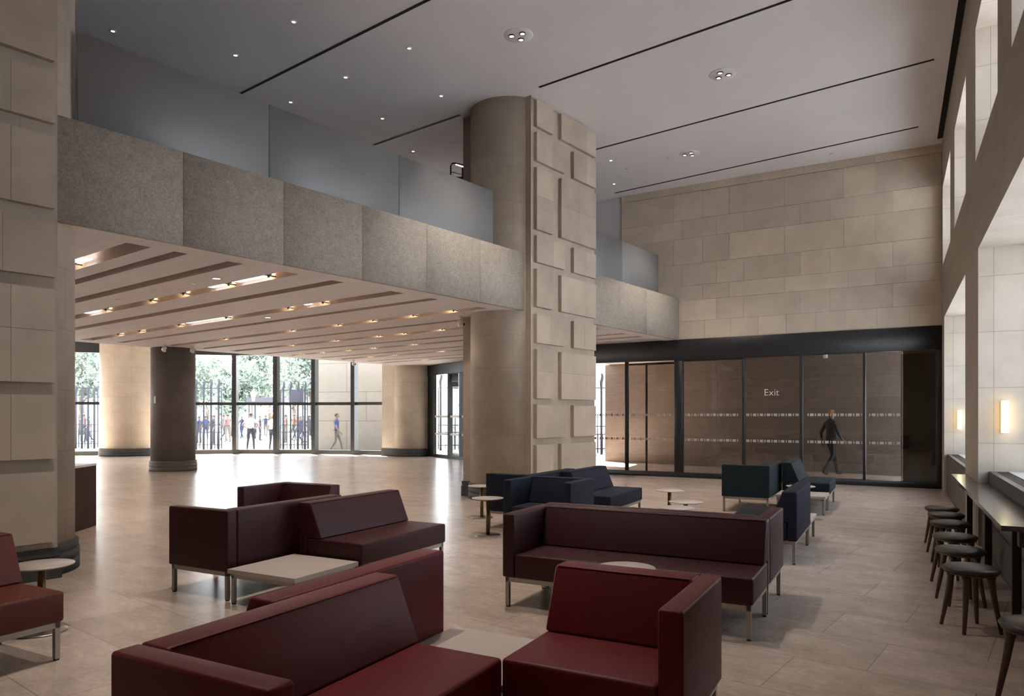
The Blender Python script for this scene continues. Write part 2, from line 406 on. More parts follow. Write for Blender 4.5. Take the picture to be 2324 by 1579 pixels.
mb = MB(); mb.prism([(-6.5, 20.8), (20.4, 20.8), (20.5, 21.6)] + [(u + .35, v + .45) for u, v in reversed(G)] + [(-6.5, 38.)], 4.55, 4.8)
structure(mb, 'porch_ceiling', 'plaster', 'white ceiling strip just inside the curved glass front', 'ceiling', rz=R1)
mb = MB(); mb.box(-6.5, 20.4, 20.7, 20.8, ZL + .4, 4.6)
structure(mb, 'ceiling_edge', 'plaster', 'edge of the boarded ceiling facing the glass front', 'ceiling', rz=R1)

# ------------------------------------------------------------------ balcony
mb = MB(); mb.box(-6.5, 17.28, 8.09, 8.44, ZL + .24, 4.61); mb.prism([(-6.5, 8.44), (17.2, 8.44), (15.8, 17.3), (-6.5, 17.3)], 4.2, 4.61)
structure(mb, 'balcony_slab', 'slab_bounce_cut', 'upper floor slab carried between the pillars', 'balcony', rz=R1)
for grp, us in (('a', [.55, 1.5, 2.815] + []), ('b', [2.815, 4.15, 5.48, 6.78, 8.08, 9.38, 10.63]), ('c', [12.9, 14.2, 15.5, 17.27]), ('d', [-6.4, -5., -3.6, -2.2, -.9, .5])):
    if grp == 'a': continue
    mb = MB()
    for a, b in zip(us, us[1:]): mb.rbox(a + .0015, b - .0015, 8.03, 8.09, ZL - .005, 4.62, r=.003, seg=1)
    nm = {'b': 'speckled grey limestone balcony front between the two block-faced pillars', 'c': 'short speckled limestone balcony front running into the end wall', 'd': 'limestone balcony front past the pillar at the edge of view'}[grp]
    structure(mb, 'balcony_beam', 'fascia', nm, 'balcony front', rz=R1)
GP = [(3.09, 5.35, 'first frosted glass balustrade pane, starting at the pillar cut by the picture edge'), (5.35, 7.61, 'second frosted glass balustrade pane, midway along the long balcony front'), (7.61, 9.88, 'third frosted glass balustrade pane, ending just short of the whole pillar'),
      (13.15, 14.53, 'frosted glass balustrade pane emerging from behind the whole pillar, over the short front'), (14.53, 16.36, 'frosted glass balustrade pane ending next to the stone end wall'), (-5.5, -3.0, 'frosted glass balustrade pane out beyond the cut pillar'), (-3., -.5, 'inner frosted glass balustrade pane out beyond the cut pillar')]
for a, b, lab in GP:
    r = empty('balustrade_panel', (*to_world((a + b) / 2, 8.17), 4.62), R1, lab, 'balustrade', 'frosted glass balustrade panes')
    h = (b - a) / 2 - .006
    m = MB(); m.rbox(-h + .004, h - .004, -.011, .011, 0, .985, r=.002, seg=1); m.build('glass_sheet', 'glass_frosted', r)
    for x in (-h, h - .004): m = MB(); m.box(x, x + .004, -.011, .011, 0, .985); m.build('polished_edge', 'glass_edge', r)

# ------------------------------------------------------------------ pillars
def block(mb, u0, u1, v0, v1, z0, z1): mb.rbox(u0, u1, v0, v1, z0, z1, r=.006, seg=2)
ROWS = [(6.97, 7.46), (6.33, 6.86), (5.06, 6.21), (4.45, 4.94), (3.62, 4.32), (2.95, 3.48), (1.92, 2.83), (1.18, 1.80), (.37, 1.05)]
PLINTH = lambda R: [(R, 0), (R + .045, 0), (R + .045, .12), (R + .03, .125), (R + .045, .135), (R + .045, .205), (R + .025, .212), (R + .035, .225), (R + .035, .29), (R + .01, .3), (R - .02, .3)]
def block_pillar(c, lab):
    r = empty('pillar', (*to_world(c, 7.9), 0), R1, lab, 'pillar', kind='structure')
    m = MB(); m.box(-1.115, 1.115, 0, .19, .28, ZC); m.box(-1.115, 1.115, 1.40, 1.68, .28, ZC); m.box(-.45, .45, .19, 1.4, .28, ZC)
    m.box(-1.13, 1.13, -.02, .2, 7.47, ZC); m.build('slab', 'stone_pier', r)
    m = MB()
    for i, (z0, z1) in enumerate(ROWS):
        L_ = (-1.02, -.49) if i % 2 == 0 else (-1.02, -.09); R_ = (-.21, 1.07) if i % 2 == 0 else (.23, 1.07)
        for a, b in (L_, R_):
            zs = [z0, z1] if z1 - z0 < .8 else [z0, (z0 + z1) / 2 + .05, z1]
            us = [a, b] if b - a < .6 else ([a, a + .53, b] if a < -.5 else [a, b - .37, b])
            if i % 3 == 2 and b - a > .6: us = [a, a + .48 * (b - a), b]
            for q0, q1 in zip(zs, zs[1:]):
                for p0, p1 in zip(us, us[1:]):
                    m.box(p0 + (.0015 if p0 > a else 0), p1 - (.0015 if p1 < b else 0), -.07, -.0005, q0 + (.0015 if q0 > z0 else 0), q1 - (.0015 if q1 < z1 else 0))
    m.build('raised_blocks', 'stone_blocks', r)
    for s in (-1, 1):
        m = MB(); m.lathe([(.75, .28), (.75, ZC)], (s * .77, .79), 64, a0=0, a1=2 * PI); m.build('round_shaft', 'stone_column', r)
        m = MB(); m.lathe(PLINTH(.75), (s * .77, .79), 64); m.build('shaft_plinth', 'plinth', r)
    m = MB()
    for z0, z1, e in ((0, .12, .03), (.125, .205, .03), (.215, .3, .02)):
        m.box(-1.115 - e, 1.115 + e, -e, .19, z0, z1); m.box(-1.115 - e, 1.115 + e, 1.40, 1.68 + e, z0, z1)
    m.box(-1.11, 1.11, -.005, .19, 0, .3); m.box(-1.11, 1.11, 1.4, 1.68, 0, .3)
    m.build('slab_plinth', 'plinth', r)
    return r
block_pillar(11.775, 'tall pillar of raised stone blocks with a round shaft, standing between the two balcony fronts')
block_pillar(1.695, 'block-faced stone pillar cut off by the picture edge, beside the rust seat')
def round_pillar(u, v, R, zt, mat, lab):
    r = empty('pillar', (*to_world(u, v), 0), R1, lab, 'pillar', kind='structure')
    m = MB(); m.lathe([(R, .29), (R, zt)], (0, 0), 64); m.build('round_shaft', mat, r)
    m = MB(); m.lathe(PLINTH(R), (0, 0), 64); m.build('shaft_plinth', 'plinth' if mat != 'stone_dark' else 'stone_dark', r)
    return r
DK = round_pillar(10.42, 20.75, .60, ZL, 'stone_dark', 'slim dark grey round pillar in front of the buff one')
round_pillar(13.35, 30.0, 1.12, 4.55, 'stone_far', 'fat buff stone round pillar behind the dark grey one')
round_pillar(20.02, 20.72, .76, 4.55, 'stone_far', 'buff stone round pillar next to the revolving door')
mb = MB(); mb.box(19.3, 20.1, 20.8, 21.68, .3, 4.55); mb.box(19.27, 20.1, 20.8, 21.7, 0, .3, 1)
structure(mb, 'wall_pier', ['stone_far', 'plinth'], 'flat stone pier joined to the buff round pillar by the revolving door', 'wall', rz=R1)

# ------------------------------------------------------------------ end wall with its glass doors
EA = math.atan2(1, .0433); EO = (18.222, 0, 0)
mb = MB(); mb.box(-1.6, 6.5, -.4, -.022, 3.56, ZC)
top = [6.53, 5.08, 4.33, 3.66, 2.35, 1.05, .39, -.9]; row2 = [6.53, 4.88, 3.98, 3.31, 1.99, 1.34, .04, -.9]; row7 = [6.53, 5.6, 4.95, 4.28, 3.63, 2.97, 2.31, 1.65, 1.02, .36, -.29, -.9]
for (z0, z1), js in zip([(6.64, 7.33), (6.16, 6.64), (5.5, 6.16), (4.94, 5.5), (4.56, 4.94), (4.03, 4.56), (3.56, 4.03)], [top, row2, top, row2, [6.53, 5.08, 4.33, 3.66, 2.35, .95, .39, -.2, -.9], row2, row7]):
    for b, a in zip(js, js[1:]): mb.box(a + .0025, b - .0025, -.022, 0, z0 + .0025, z1 - .0025, 1)
for a, b in zip([-.9, .4, 1.9, 3.2, 4.6], [.4, 1.9, 3.2, 4.6, 6.53]): mb.box(a + .002, b - .002, -.022, .025, 7.335, ZC - .002, 1)
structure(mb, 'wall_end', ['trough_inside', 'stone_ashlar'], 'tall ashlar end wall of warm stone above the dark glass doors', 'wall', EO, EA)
mb = MB(); mb.box(6.5, 12., -.4, -.06, 3.56, ZC); structure(mb, 'wall_upper', 'plaster_wall', 'white plaster wall at the end of the upper floor', 'wall', EO, EA)

door = empty('door_1', EO, EA, 'dark framed wall of tall glass sliding doors lettered Exit', 'glass doors', kind='structure')
SL = 7.75
m = MB(); m.rbox(-.93, SL, -.16, .05, 3.04, 3.56, r=.004, seg=1); m.box(2.1, 2.5, .0, .075, 3.17, 3.22); m.build('header', 'black_metal', door)
m = MB(); m.rbox(-.93, SL, -.12, .04, 0, .13, r=.004, seg=1); m.build('bottom_rail', 'black_metal', door)
for a, b in ((6.365, 6.43), (4.85, 5.06), (3.28, 3.35), (1.94, 2.01), (.595, .65), (-.93, -.80), (SL - .1, SL)):
    m = MB(); m.rbox(a, b, -.12, .035 if b - a > .1 else .02, .13, 3.04, r=.004, seg=1); m.build('mullion', 'black_metal', door)
m = MB(); m.rbox(5.85, 5.9, -.16, -.12, .05, 3.0, r=.004, seg=1); m.rbox(5.06, 6.365, -.16, -.12, 2.95, 3.0, r=.003, seg=1); m.build('sliding_leaf_frame', 'black_metal', door)
for a, b, z1 in ((6.43, SL - .1, 3.04), (5.06, 6.365, 3.04), (3.35, 4.85, 2.99), (2.01, 3.28, 3.04), (.65, 1.94, 3.04), (-.80, .595, 3.04)):
    m = MB(); m.box(a, b, -.045, -.033, .13, z1); m.build('glass_pane', 'glass_door', door)
    if z1 < 3: m = MB(); m.box(a, b, -.06, .01, 2.99, 3.04); m.build('transom', 'black_metal', door)
m = MB(); m.box(-.78, -.12, -.105, -.093, .13, 2.98); m.box(-.14, -.11, -.11, -.09, .13, 2.98); m.build('parked_leaf', 'glass_door', door)
for z in (1.585, .945):
    m = MB(); s = -.1
    while s < SL - .2:
        for wd in (.078, .026):
            if not any(a - .01 < s + wd and s < b + .01 for a, b in ((6.365, 6.43), (4.85, 5.06), (3.28, 3.35), (1.94, 2.01), (.595, .65))): m.box(s, s + wd, -.0325, -.0315, z, z + .062)
            s += wd + .03
    m.build('marking_band', 'film_white', door)
cu = bpy.data.curves.new('lettering', 'FONT'); cu.body = 'Exit'; cu.size = .255; cu.extrude = .001; cu.align_x = 'LEFT'; cu.resolution_u = 3; cu.offset = -.004
to = bpy.data.objects.new('lettering_tmp', cu); C.objects.link(to); bpy.context.view_layer.update()
me = bpy.data.meshes.new_from_object(to.evaluated_get(bpy.context.evaluated_depsgraph_get())); bpy.data.objects.remove(to)
me.transform(Matrix.Rotation(PI, 4, 'Z') @ Matrix.Rotation(PI / 2, 4, 'X')); me.materials.clear(); me.materials.append(M['letter_white'])
xs = [v.co.x for v in me.vertices]; k = .335 / (max(xs) - min(xs))
me.transform(Matrix.Scale(k, 4))
lt = bpy.data.objects.new('lettering', me); C.objects.link(lt); lt.parent = door; lt.location = (2.835, -.03, 2.085); tag(lt, 'white Exit lettering')

# lobby behind the doors
def wall_line(name, p1, p2, z0, z1, th, mat, lab, cat='wall', side=-1):
    d = Vector((p2[0] - p1[0], p2[1] - p1[1])); a = math.atan2(d.y, d.x); L_ = d.length
    mb = MB(); y0, y1 = (0, th) if side > 0 else (-th, 0)
    mb.box(0, L_, y0, y1, z0, z1)
    return structure(mb, name, mat, lab, cat, (p1[0], p1[1], 0), a)
wall_line('wall_lobby', (21.58, -.17), (23.64, 8.94), 0, 3.37, .4, 'stone_lobby', 'layered brown stone lobby wall seen through the glass doors')
mb = MB(); mb.prism([(18.2, -1.6), (18.64, 8.2), (25.6, 9.), (23.2, -1.6)], 3.37, 3.5); structure(mb, 'lobby_ceiling', 'plaster', 'pale lobby ceiling behind the glass doors', 'ceiling')
wall_line('wall_lobby_side', (18.3, -1.2), (19.5, -1.2), 0, 3.37, .3, 'stone_far', 'stone side wall of the lobby by the doors')
wall_line('wall_lobby_corner', (21.0, -1.2), (23.2, -1.2), 0, 3.37, .3, 'stone_far', 'stone side wall of the lobby past its added window')
_side_window = ((19.5, -1.25), (21.0, -1.25))  # unseen window, added to light the lobby wall from the right
mb = MB(); mb.prism([(19.0, -.95), (19.0, -.16), (19.16, -.16), (19.16, -.95)], 0, 3.37); structure(mb, 'lobby_reflection_panel', 'reflection_dark', 'dark panel added to stand for the reflection in the parked door leaf', 'wall')  # added panel in place of a dark reflection in the glass
mb = MB()
for i in range(34): mb.box(18.55, 20.1, -.1 + i * .05, -.065 + i * .05, .001, .012)
tag(mb.build('entrance_mat', 'mat_metal'), 'ribbed grey entrance mat on the lobby floor behind the glass doors', 'mat')
pd = empty('lobby_sensor', (20.6, 1.62, 3.37), 0, 'small white cylinder hanging from the lobby ceiling', 'ceiling sensor')
m = MB(); m.lathe([(.05, -.26), (.055, -.24), (.055, -.05), (.05, -.03), (.02, -.03), (.02, 0)], seg=20); m.build('housing', 'white_plastic', pd)
m = MB(); m.lathe([(.045, -.263), (.045, -.26)], seg=20); m.build('lens', 'grille', pd)

# ------------------------------------------------------------------ right-hand wall with deep windows
QW, QB = -.9, -1.65
UP = [(15.5, 17.9), (12.2, 14.45), (8.57, 10.8), (5.35, 7.6)]
LO = [(12.3, 17.35), (6.4, 10.46)]
mb = MB()
def wbox(a, b, z0, z1, back=QB):
    for f in mb.box(a, b, back, QW, z0, z1): f.material_index = 0 if abs(f.calc_center_median().y - QW) < 1e-4 else 1
def spans(op, a0, a1):
    xs = [a0] + [e for o in sorted(op) for e in o] + [a1]; return [(xs[i], xs[i + 1]) for i in range(0, len(xs), 2)]
for a, b in spans(LO, -9, 18.3): wbox(a, b, 0, 3.65)
wbox(-9, 18.3, 3.65, 4.82)
for a, b in spans(UP, -9, 18.3): wbox(a, b, 4.82, 6.5)
wbox(-9, 18.3, 6.5, ZC)
structure(mb, 'wall_right', ['stone_pier_shaded', 'stone_jamb'], 'stone window wall with two storeys of deep openings', 'wall')
for n in M['stone_jamb'].node_tree.nodes:
    if n.type == 'MAPPING': n.inputs['Location'].default_value = (.24, .1, 0)
for i, (a, b) in enumerate(LO):
    mb = MB(); mb.box(a, b, QB, -.935, 0, .76); mb.box(a, b, -.935, -.93, .0, .02); mb.box(a, b, -.935, -.928, .40, .41)
    structure(mb, 'wall_dado', 'dado', f'dark panelling below the {ORD[i]} low window bay from the glass doors', 'wall')
WN = 1
for kind, op, z0, z1 in (('upper', UP, 4.82, 6.5), ('low', LO, .76, 3.65)):
    for i, (a, b) in enumerate(op):
        r = empty(f'window_{WN}', ((a + b) / 2, -1.55, z0), 0, f'deep {kind} window in the stone wall, {ORD[i]} one from the glass doors', 'window', kind='structure'); WN += 1
        h = (b - a) / 2; H = z1 - z0
        m = MB(); m.box(-h, -h + .06, -.04, .04, 0, H); m.box(h - .06, h, -.04, .04, 0, H); m.box(-h + .06, h - .06, -.04, .04, 0, .06); m.box(-h + .06, h - .06, -.04, .04, H - .06, H)
        for k in range(1, 3): m.box(-h + 2 * h * k / 3 - .025, -h + 2 * h * k / 3 + .025, -.04, .04, .06, H - .06)
        m.build('window_frame', 'bronze_dark', r)
        m = MB(); m.box(-h + .06, h - .06, -.004, .004, .06, H - .06); m.build('pane', 'glass_dimmer', r)
        portal(((a + b) / 2, -1.7, (z0 + z1) / 2), PI, b - a, z1 - z0)
for i, ((a, b), zt) in enumerate(zip(LO, (.80, .92, .92, .92))):
    r = empty('window_casing', ((a + b) / 2, -.93, .76), 0, f'grey metal casing with a black grille along the {ORD[i]} low window bay from the doors', 'heating casing', 'casings along the low windows')
    h = (b - a) / 2 - .003; k = zt - .76; q = -.08 if zt > .85 else -.02
    m = MB(); m.box(-h, h, q - .06, q, .001, k); m.box(-h, h, q - .6, q - .06, .001, k - .02); m.build('body', 'casing', r)
    m = MB()
    for j in range(5): m.box(-h, h, q - .08 - j * .024, q - .064 - j * .024, k - .02, k - .004)
    m.build('grille', 'grille', r)
    m = MB(); m.box(-h, h, q - .6, q - .19, k - .02, k + .004); m.build('sill_board', 'sill_stone', r)

bc = empty('bar_counter', (9.2, -.86, 0), 0, 'polished dark stone bar counter along the stone window wall', 'counter')
m = MB(); m.prism([(6.47, -.70), (11.85, -.70), (11.85, -.895), (10.465, -.895), (10.455, -1.0), (6.47, -1.0)], .735, .775, M4=Matrix.Translation((-9.2, .86, 0))); m.build('worktop', 'counter_stone', bc)
m = MB(); m.box(-2.6, 2.55, .0, .03, .60, .735); m.build('apron', 'dado', bc)
for x in (-2.45, -.55, 1.5):
    m = MB(); m.box(x - .03, x + .03, -.0, .06, 0, .735); m.box(x - .03, x + .03, -.03, .14, .715, .735); m.build('leg', 'black_metal', bc)

for p, z, lab in ((10.46, 1.585, 'lit glass wall sconce on the broad window jamb above the bar counter'), (17.35, 1.515, 'lit glass wall sconce in the far window recess by the glass doors')):
    r = empty('wall_sconce', (p, -1.165, z), 0, lab, 'wall lamp', 'sconces in the window recesses')
    m = MB(); m.rbox(-.10, -.03, -.036, .036, -.195, .195, r=.008, seg=2); m.build('glass_shade', 'sconce_glass', r)
    m = MB(); m.box(-.03, -.001, -.028, .028, -.19, .19); m.build('back_plate', 'brass', r)

# ------------------------------------------------------------------ walls out of view that shut the hall
mb = MB(); mb.box(-9.2, -9., -1.65, 20.5, 0, ZC); structure(mb, 'wall_back', 'stone_pier', 'stone wall at the rear of the lounge', 'wall')
mb = MB(); mb.box(-6.6, -6.5, 8., 38, 0, ZC); structure(mb, 'wall_left', 'stone_pier', 'stone wall closing the hall under the balcony', 'wall', rz=R1)
mb = MB(); mb.box(-9., 16.5, 17.3, 17.5, 4.61, ZC); structure(mb, 'wall_gallery', 'plaster_wall', 'plaster wall at the rear of the upper floor', 'wall', rz=R1)
wall_line('wall_passage', to_world(16.96, 10.69), to_world(18.98, 16.5), 0, ZL, .25, 'stone_far', 'stone wall between the glass doors and the revolving door')

# ------------------------------------------------------------------ curved street front
for i, (a, b) in enumerate(zip(G, G[1:])):
    pa, pb = to_world(*a), to_world(*b); d = Vector((pb[0] - pa[0], pb[1] - pa[1])); L_ = d.length; ang = math.atan2(d.y, d.x)
    r = empty(f'window_{WN}', (*pa, 0), ang, f'tall glass bay of the curved street front, {ORD[len(G) - 2 - i]} from the stone pier', 'window', kind='structure'); WN += 1
    m = MB(); m.box(0, L_, -.1, .1, 0, .17); m.box(0, L_, -.07, .07, 2.03, 2.15); m.box(0, L_, -.12, .12, 4.12, 4.55); m.box(-.09, .09, -.16, .14, .17, 4.12)
    m.build('window_frame', 'bronze_dark', r)
    m = MB(); m.box(.09, L_ - .09, -.008, .008, .17, 2.03); m.box(.09, L_ - .09, -.008, .008, 2.15, 4.12); m.build('pane', 'glass_clear', r)
    portal(((pa[0] + pb[0]) / 2 - math.sin(ang) * .2, (pa[1] + pb[1]) / 2 + math.cos(ang) * .2, 2.3), ang, L_, 4.3)
# lobby glazing to the street
pa, pb = (25.4, 10.4), (23.9, 8.9)
wall_line('wall_lobby_front', to_world(20.55, 19.2), (25.45, 10.6), 3.2, 4.6, .2, 'bronze_dark', 'dark header over the lobby front')
def glass_line(name, p1, p2, z0, z1, mat, lab):
    d = Vector((p2[0] - p1[0], p2[1] - p1[1])); r = empty(name, (*p1, 0), math.atan2(d.y, d.x), lab, 'window', kind='structure')
    m = MB(); m.box(0, d.length, -.006, .006, z0 + .12, z1); m.build('pane', mat, r)
    m = MB(); m.box(0, d.length, -.06, .06, z0, z0 + .12); m.build('window_frame', 'bronze_dark', r)
glass_line(f'window_{WN}', to_world(20.55, 19.2), (25.45, 10.6), 0, 3.2, 'glass_lobby_dimmer', 'glass front of the lobby, tint added to dim it, past the whole pillar')
glass_line(f'window_{WN + 1}', *_side_window, 0, 3.37, 'glass_clear', 'added unseen window lighting the lobby from the side')
portal((20.25, -1.3, 1.7), PI, 1.5, 3.3)
portal(to_world(22.6, 15.6) + (1.6,), math.radians(118), 6, 3.2)

# revolving door
rd0, rd1 = Vector(to_world(20.27, 20.07)), Vector(to_world(19.02, 16.57)); d = (rd1 - rd0); L_ = d.length; ang = math.atan2(d.y, d.x)
rv = empty('revolving_door', (*rd0, 0), ang, 'dark framed glass revolving door beside the buff round pillar', 'revolving door')
m = MB(); m.box(.02, L_, -.1, .08, 3.16, ZL - .005); m.build('canopy', 'bronze_dark', rv)
for x0, x1 in ((.02, .62), (1.80, 1.87), (2.72, 2.78), (L_ - .25, L_)):
    m = MB(); m.box(x0, x1, -.08, .06, .12, 3.16); m.build('frame_post', 'bronze_dark', rv)
m = MB(); m.box(.02, L_, -.08, .06, 0, .12); m.build('threshold', 'bronze_dark', rv)
for x0, x1 in ((.62, 1.80), (1.87, 2.72), (2.78, L_ - .25)):
    m = MB(); m.box(x0, x1, -.006, .006, .12, 3.16); m.build('front_glass', 'glass_clear', rv)
    m = MB(); m.box(x0, x1, -.010, -.007, 1.52, 1.60); m.build('marking_band', 'white_plastic', rv)
    m = MB(); m.box(x0, x1, -.010, -.007, .86, .93); m.build('marking_band', 'white_plastic', rv)
cx, R = 1.85, 1.25; cy = R + .12
for s0 in (-PI * .22, PI * .78):
    m = MB(); m.lathe([(R, .05), (R, 2.9)], (cx, cy), 16, a0=s0, a1=s0 + PI * .44); m.build('curved_glass', 'glass_clear', rv)
    for k in (0, 1):
        a = s0 + PI * .44 * k; m = MB(); m.box(cx + R * math.cos(a) - .035, cx + R * math.cos(a) + .035, cy + R * math.sin(a) - .035, cy + R * math.sin(a) + .035, 0, 2.9); m.build('curved_post', 'bronze_dark', rv)
m = MB(); m.lathe([(R + .05, 2.9), (R + .05, 3.14)], (cx, cy), 32); m.build('drum_top', 'bronze_dark', rv)
for k in range(4):
    M4 = Matrix.Translation((cx, cy, 0)) @ Matrix.Rotation(PI / 4 + .2 + k * PI / 2, 4, 'Z')
    m = MB(); m.box(.06, R - .08, -.004, .004, .16, 2.7, M4=M4); g = m.build('leaf_glass', 'glass_clear', rv)
    m = MB(); m.box(.0, .06, -.03, .03, .05, 2.88, M4=M4); m.box(R - .08, R - .02, -.03, .03, .05, 2.88, M4=M4); m.box(.06, R - .08, -.025, .025, .05, .16, M4=M4); m.box(.06, R - .08, -.025, .025, 2.7, 2.88, M4=M4); m.build('leaf_frame', 'bronze_dark', rv)
mb = MB(); mb.box(0, L_, -.1, .1, ZL - .0, 4.6); structure(mb, 'wall_over_door', 'bronze_dark', 'dark panel over the revolving door', 'wall', (*rd0, 0), ang)
_yw = math.radians(YAW); FWD = (math.cos(_yw), math.sin(_yw)); RGT = (math.sin(_yw), -math.cos(_yw))
def at(x, y, Y):                  # a point of the place, Y metres ahead of the viewer
    a = (x - CX) / FPX * Y
    return (FWD[0] * Y + RGT[0] * a, FWD[1] * Y + RGT[1] * a, EYE + (HY - y) / FPX * Y)

# ------------------------------------------------------------------ lounge seating
D = .765
def leg_mesh(): m = MB(); m.box(-.016, .016, -.016, .016, .012, .25); m.box(-.013, .013, -.013, .013, 0, .012, 1); return m.mesh('leg', ['steel', 'black_metal'])
LEG = leg_mesh()
def add_leg(root, x, y):
    o = bpy.data.objects.new('leg', LEG); C.objects.link(o); o.parent = root; o.location = (x, y, 0)
def base_frame(root, L_, y0, y1, z0=.213, z1=.25):
    m = MB(); t = .03; i = .02
    m.box(i, L_ - i, y0 + i, y0 + i + t, z0, z1); m.box(i, L_ - i, y1 - i - t, y1 - i, z0, z1); m.box(i, i + t, y0 + i + t, y1 - i - t, z0, z1); m.box(L_ - i - t, L_ - i, y0 + i + t, y1 - i - t, z0, z1)
    m.build('base_frame', 'steel', root)
    for x in (i + .016, L_ - i - .016):
        for y in (y0 + i + .016, y1 - i - .016): add_leg(root, x, y)
def seat_unit(name, L_, arms, mat, label, cat, x, y, rz, group):
    r = empty(name, (x, y, 0), rz, label, cat, group)
    base_frame(r, L_, -D, 0)
    aw = .11; x0 = aw if arms[0] else 0; x1 = L_ - aw if arms[1] else L_
    m = MB(); m.rbox(x0 + .002, x1 - .002, -D, -.105, .252, .45, r=.02, seg=4); m.build('seat', mat, r)
    m = MB(); e0 = x0 + .002; e1 = x1 - .002
    m.rprism([(0, .252), (0, .78), (-.15, .78), (-.285, .452), (-.1, .452), (-.1, .252)], e0, e1, 'x', r=.015, seg=4); b = m.build('backrest', mat, r)
    m = MB(); m.tube([(e0 + .02, -.152, .775), (e1 - .02, -.152, .775)], .0035, 6); m.build('piping', mat, b)
    for k in (0, 1):
        if not arms[k]: continue
        a, c = (0, aw) if k == 0 else (L_ - aw, L_)
        m = MB(); m.rbox(a, c, -D, 0, .252, .78, r=.015, seg=4); am = m.build('armrest', mat, r)
        m = MB(); q = c + .0005 if k == 0 else a - .0005
        m.tube([(a + .012, -D + .012, .772), (c - .012, -D + .012, .772)], .003, 6); m.build('piping', mat, am)
    return r
H = PI / 2
seat_unit('sofa', 1.45, (1, 0), 'leather_red', 'deep red leather sofa with one low arm, its seat end touching the white corner table', 'sofa', 1.54, 2.41, 0, 'red leather seats')
seat_unit('sofa', 1.37, (0, 0), 'leather_red', 'armless red leather sofa turned away, back to back with the red sofa with an arm', 'sofa', 3.66, 2.42, PI, 'red leather seats')
seat_unit('armchair', .87, (0, 1), 'leather_red', 'red leather armchair with a single arm, in front of the long maroon sofa', 'armchair', 3.74, 1.65, -H, 'red leather seats')
seat_unit('sofa', 1.45, (0, 1), 'leather_maroon', 'maroon sofa with one arm seen from behind, beside the square white table', 'sofa', 5.72, 5.05, PI, 'maroon leather seats')
seat_unit('sofa', 1.37, (0, 0), 'leather_maroon', 'armless maroon sofa showing its sloped backrest and seat, next to the square white table', 'sofa', 5.03, 4.98, 0, 'maroon leather seats')
seat_unit('armchair', .87, (1, 0), 'leather_maroon', 'maroon armchair showing only its back and arm corner above the other maroon sofas', 'armchair', 6.55, 6.68, -H, 'maroon leather seats')
seat_unit('sofa', 2.02, (1, 0), 'leather_maroon', 'long maroon sofa facing the viewer, one arm, behind the red armchair', 'sofa', 6.02, 2.90, -H, 'maroon leather seats')
seat_unit('sofa', 2.02, (1, 0), 'leather_maroon', 'maroon sofa turned away behind the long one, its arm beside the indigo seat', 'sofa', 6.03, .88, H, 'maroon leather seats')
seat_unit('sofa', 1.45, (0, 1), 'wool_navy', 'navy sofa turned away, its outer arm by the tall block-faced pillar', 'sofa', 10.25, 4.36, PI, 'navy seats by the pillar')
seat_unit('sofa', 1.45, (0, 0), 'wool_navy', 'armless navy sofa with its seat end toward the small round tables', 'sofa', 9.65, 4.33, 0, 'navy seats by the pillar')
seat_unit('armchair', .94, (1, 1), 'wool_navy', 'navy armchair with two arms, just behind the long maroon sofa', 'armchair', 8.78, 4.41, -H, 'navy seats by the pillar')
seat_unit('sofa', 1.45, (0, 1), 'wool_teal', 'dark teal sofa seen from behind with its arm end toward the viewer', 'sofa', 13.7, 1.80, PI, 'teal seats by the glass doors')
seat_unit('sofa', 1.37, (0, 0), 'wool_teal', 'armless dark teal sofa with its sloped back, before the glass doors', 'sofa', 13.25, 1.74, 0, 'teal seats by the glass doors')
seat_unit('sofa', 1.37, (0, 0), 'wool_indigo', 'indigo armless sofa seen end on, beside the arm of the long maroon pair', 'sofa', 9.54, .92, PI, 'indigo seat')
seat_unit('sofa', 1.37, (0, 0), 'leather_rust', 'rust orange leather sofa cut by the picture edge, by the block-faced pillar', 'sofa', 1.40, 5.57, 0, 'rust seat')

def low_table(p0, p1, q0, q1, label):
    r = empty('low_table', (p0, q1, 0), 0, label, 'table', 'square white tables between the sofas')
    base_frame(r, p1 - p0, -(q1 - q0), 0, .225, .262)
    m = MB(); m.box(0, p1 - p0, -(q1 - q0), 0, .27, .30); m.build('tabletop', 'laminate', r)
    m = MB(); e = .001; w_ = p1 - p0; d_ = q1 - q0
    m.box(-e, w_ + e, -d_ - e, -d_, .263, .2995); m.box(-e, w_ + e, 0, e, .263, .2995); m.box(-e, 0, -d_, 0, .263, .2995); m.box(w_, w_ + e, -d_, 0, .263, .2995); m.build('edge_band', 'laminate_edge', r)
low_table(4.22, 4.985, 4.215, 4.985, 'square white low table set against the maroon sofas')
low_table(3.0, 3.735, 1.67, 2.40, 'white low table filling the corner between the red sofa and red armchair')
low_table(12.46, 13.21, .98, 1.74, 'white low table beside the teal sofa before the glass doors')
low_table(9.56, 10.3, .92, 1.68, 'white low table continuing from the indigo sofa')

def round_table(x, y, label):
    r = empty('side_table', (x, y, 0), 0, label, 'side table', 'small round white side tables')
    m = MB(); m.lathe([(.0, .487), (.195, .487), (.213, .494), (.213, .50), (.0, .50)], seg=48); m.build('tabletop', 'laminate', r)
    m = MB(); m.lathe([(.027, .012), (.027, .488)], seg=20); m.build('pole', 'brass', r)
    m = MB(); m.lathe([(.17, 0), (.17, .006), (.165, .012), (.0, .014)], seg=48); m.build('base', 'steel', r)
p = at(477, 1296, 0)
def floor_at(x, y): Y = EYE * FPX / (y - HY); return at(x, y, Y)[:2]
round_table(3.04, 5.57, 'round white side table behind the rust sofa, against the block-faced pillar')
round_table(8.3, 4.80, 'round white side table on a brass pole in front of the navy sofa\'s outer arm')
round_table(9.7, 5.72, 'round side table half hidden behind the navy sofa\'s outer arm, by the pillar plinth')
round_table(10.41, 2.93, 'round white side table standing alone, highest of the three by the teal sofa')
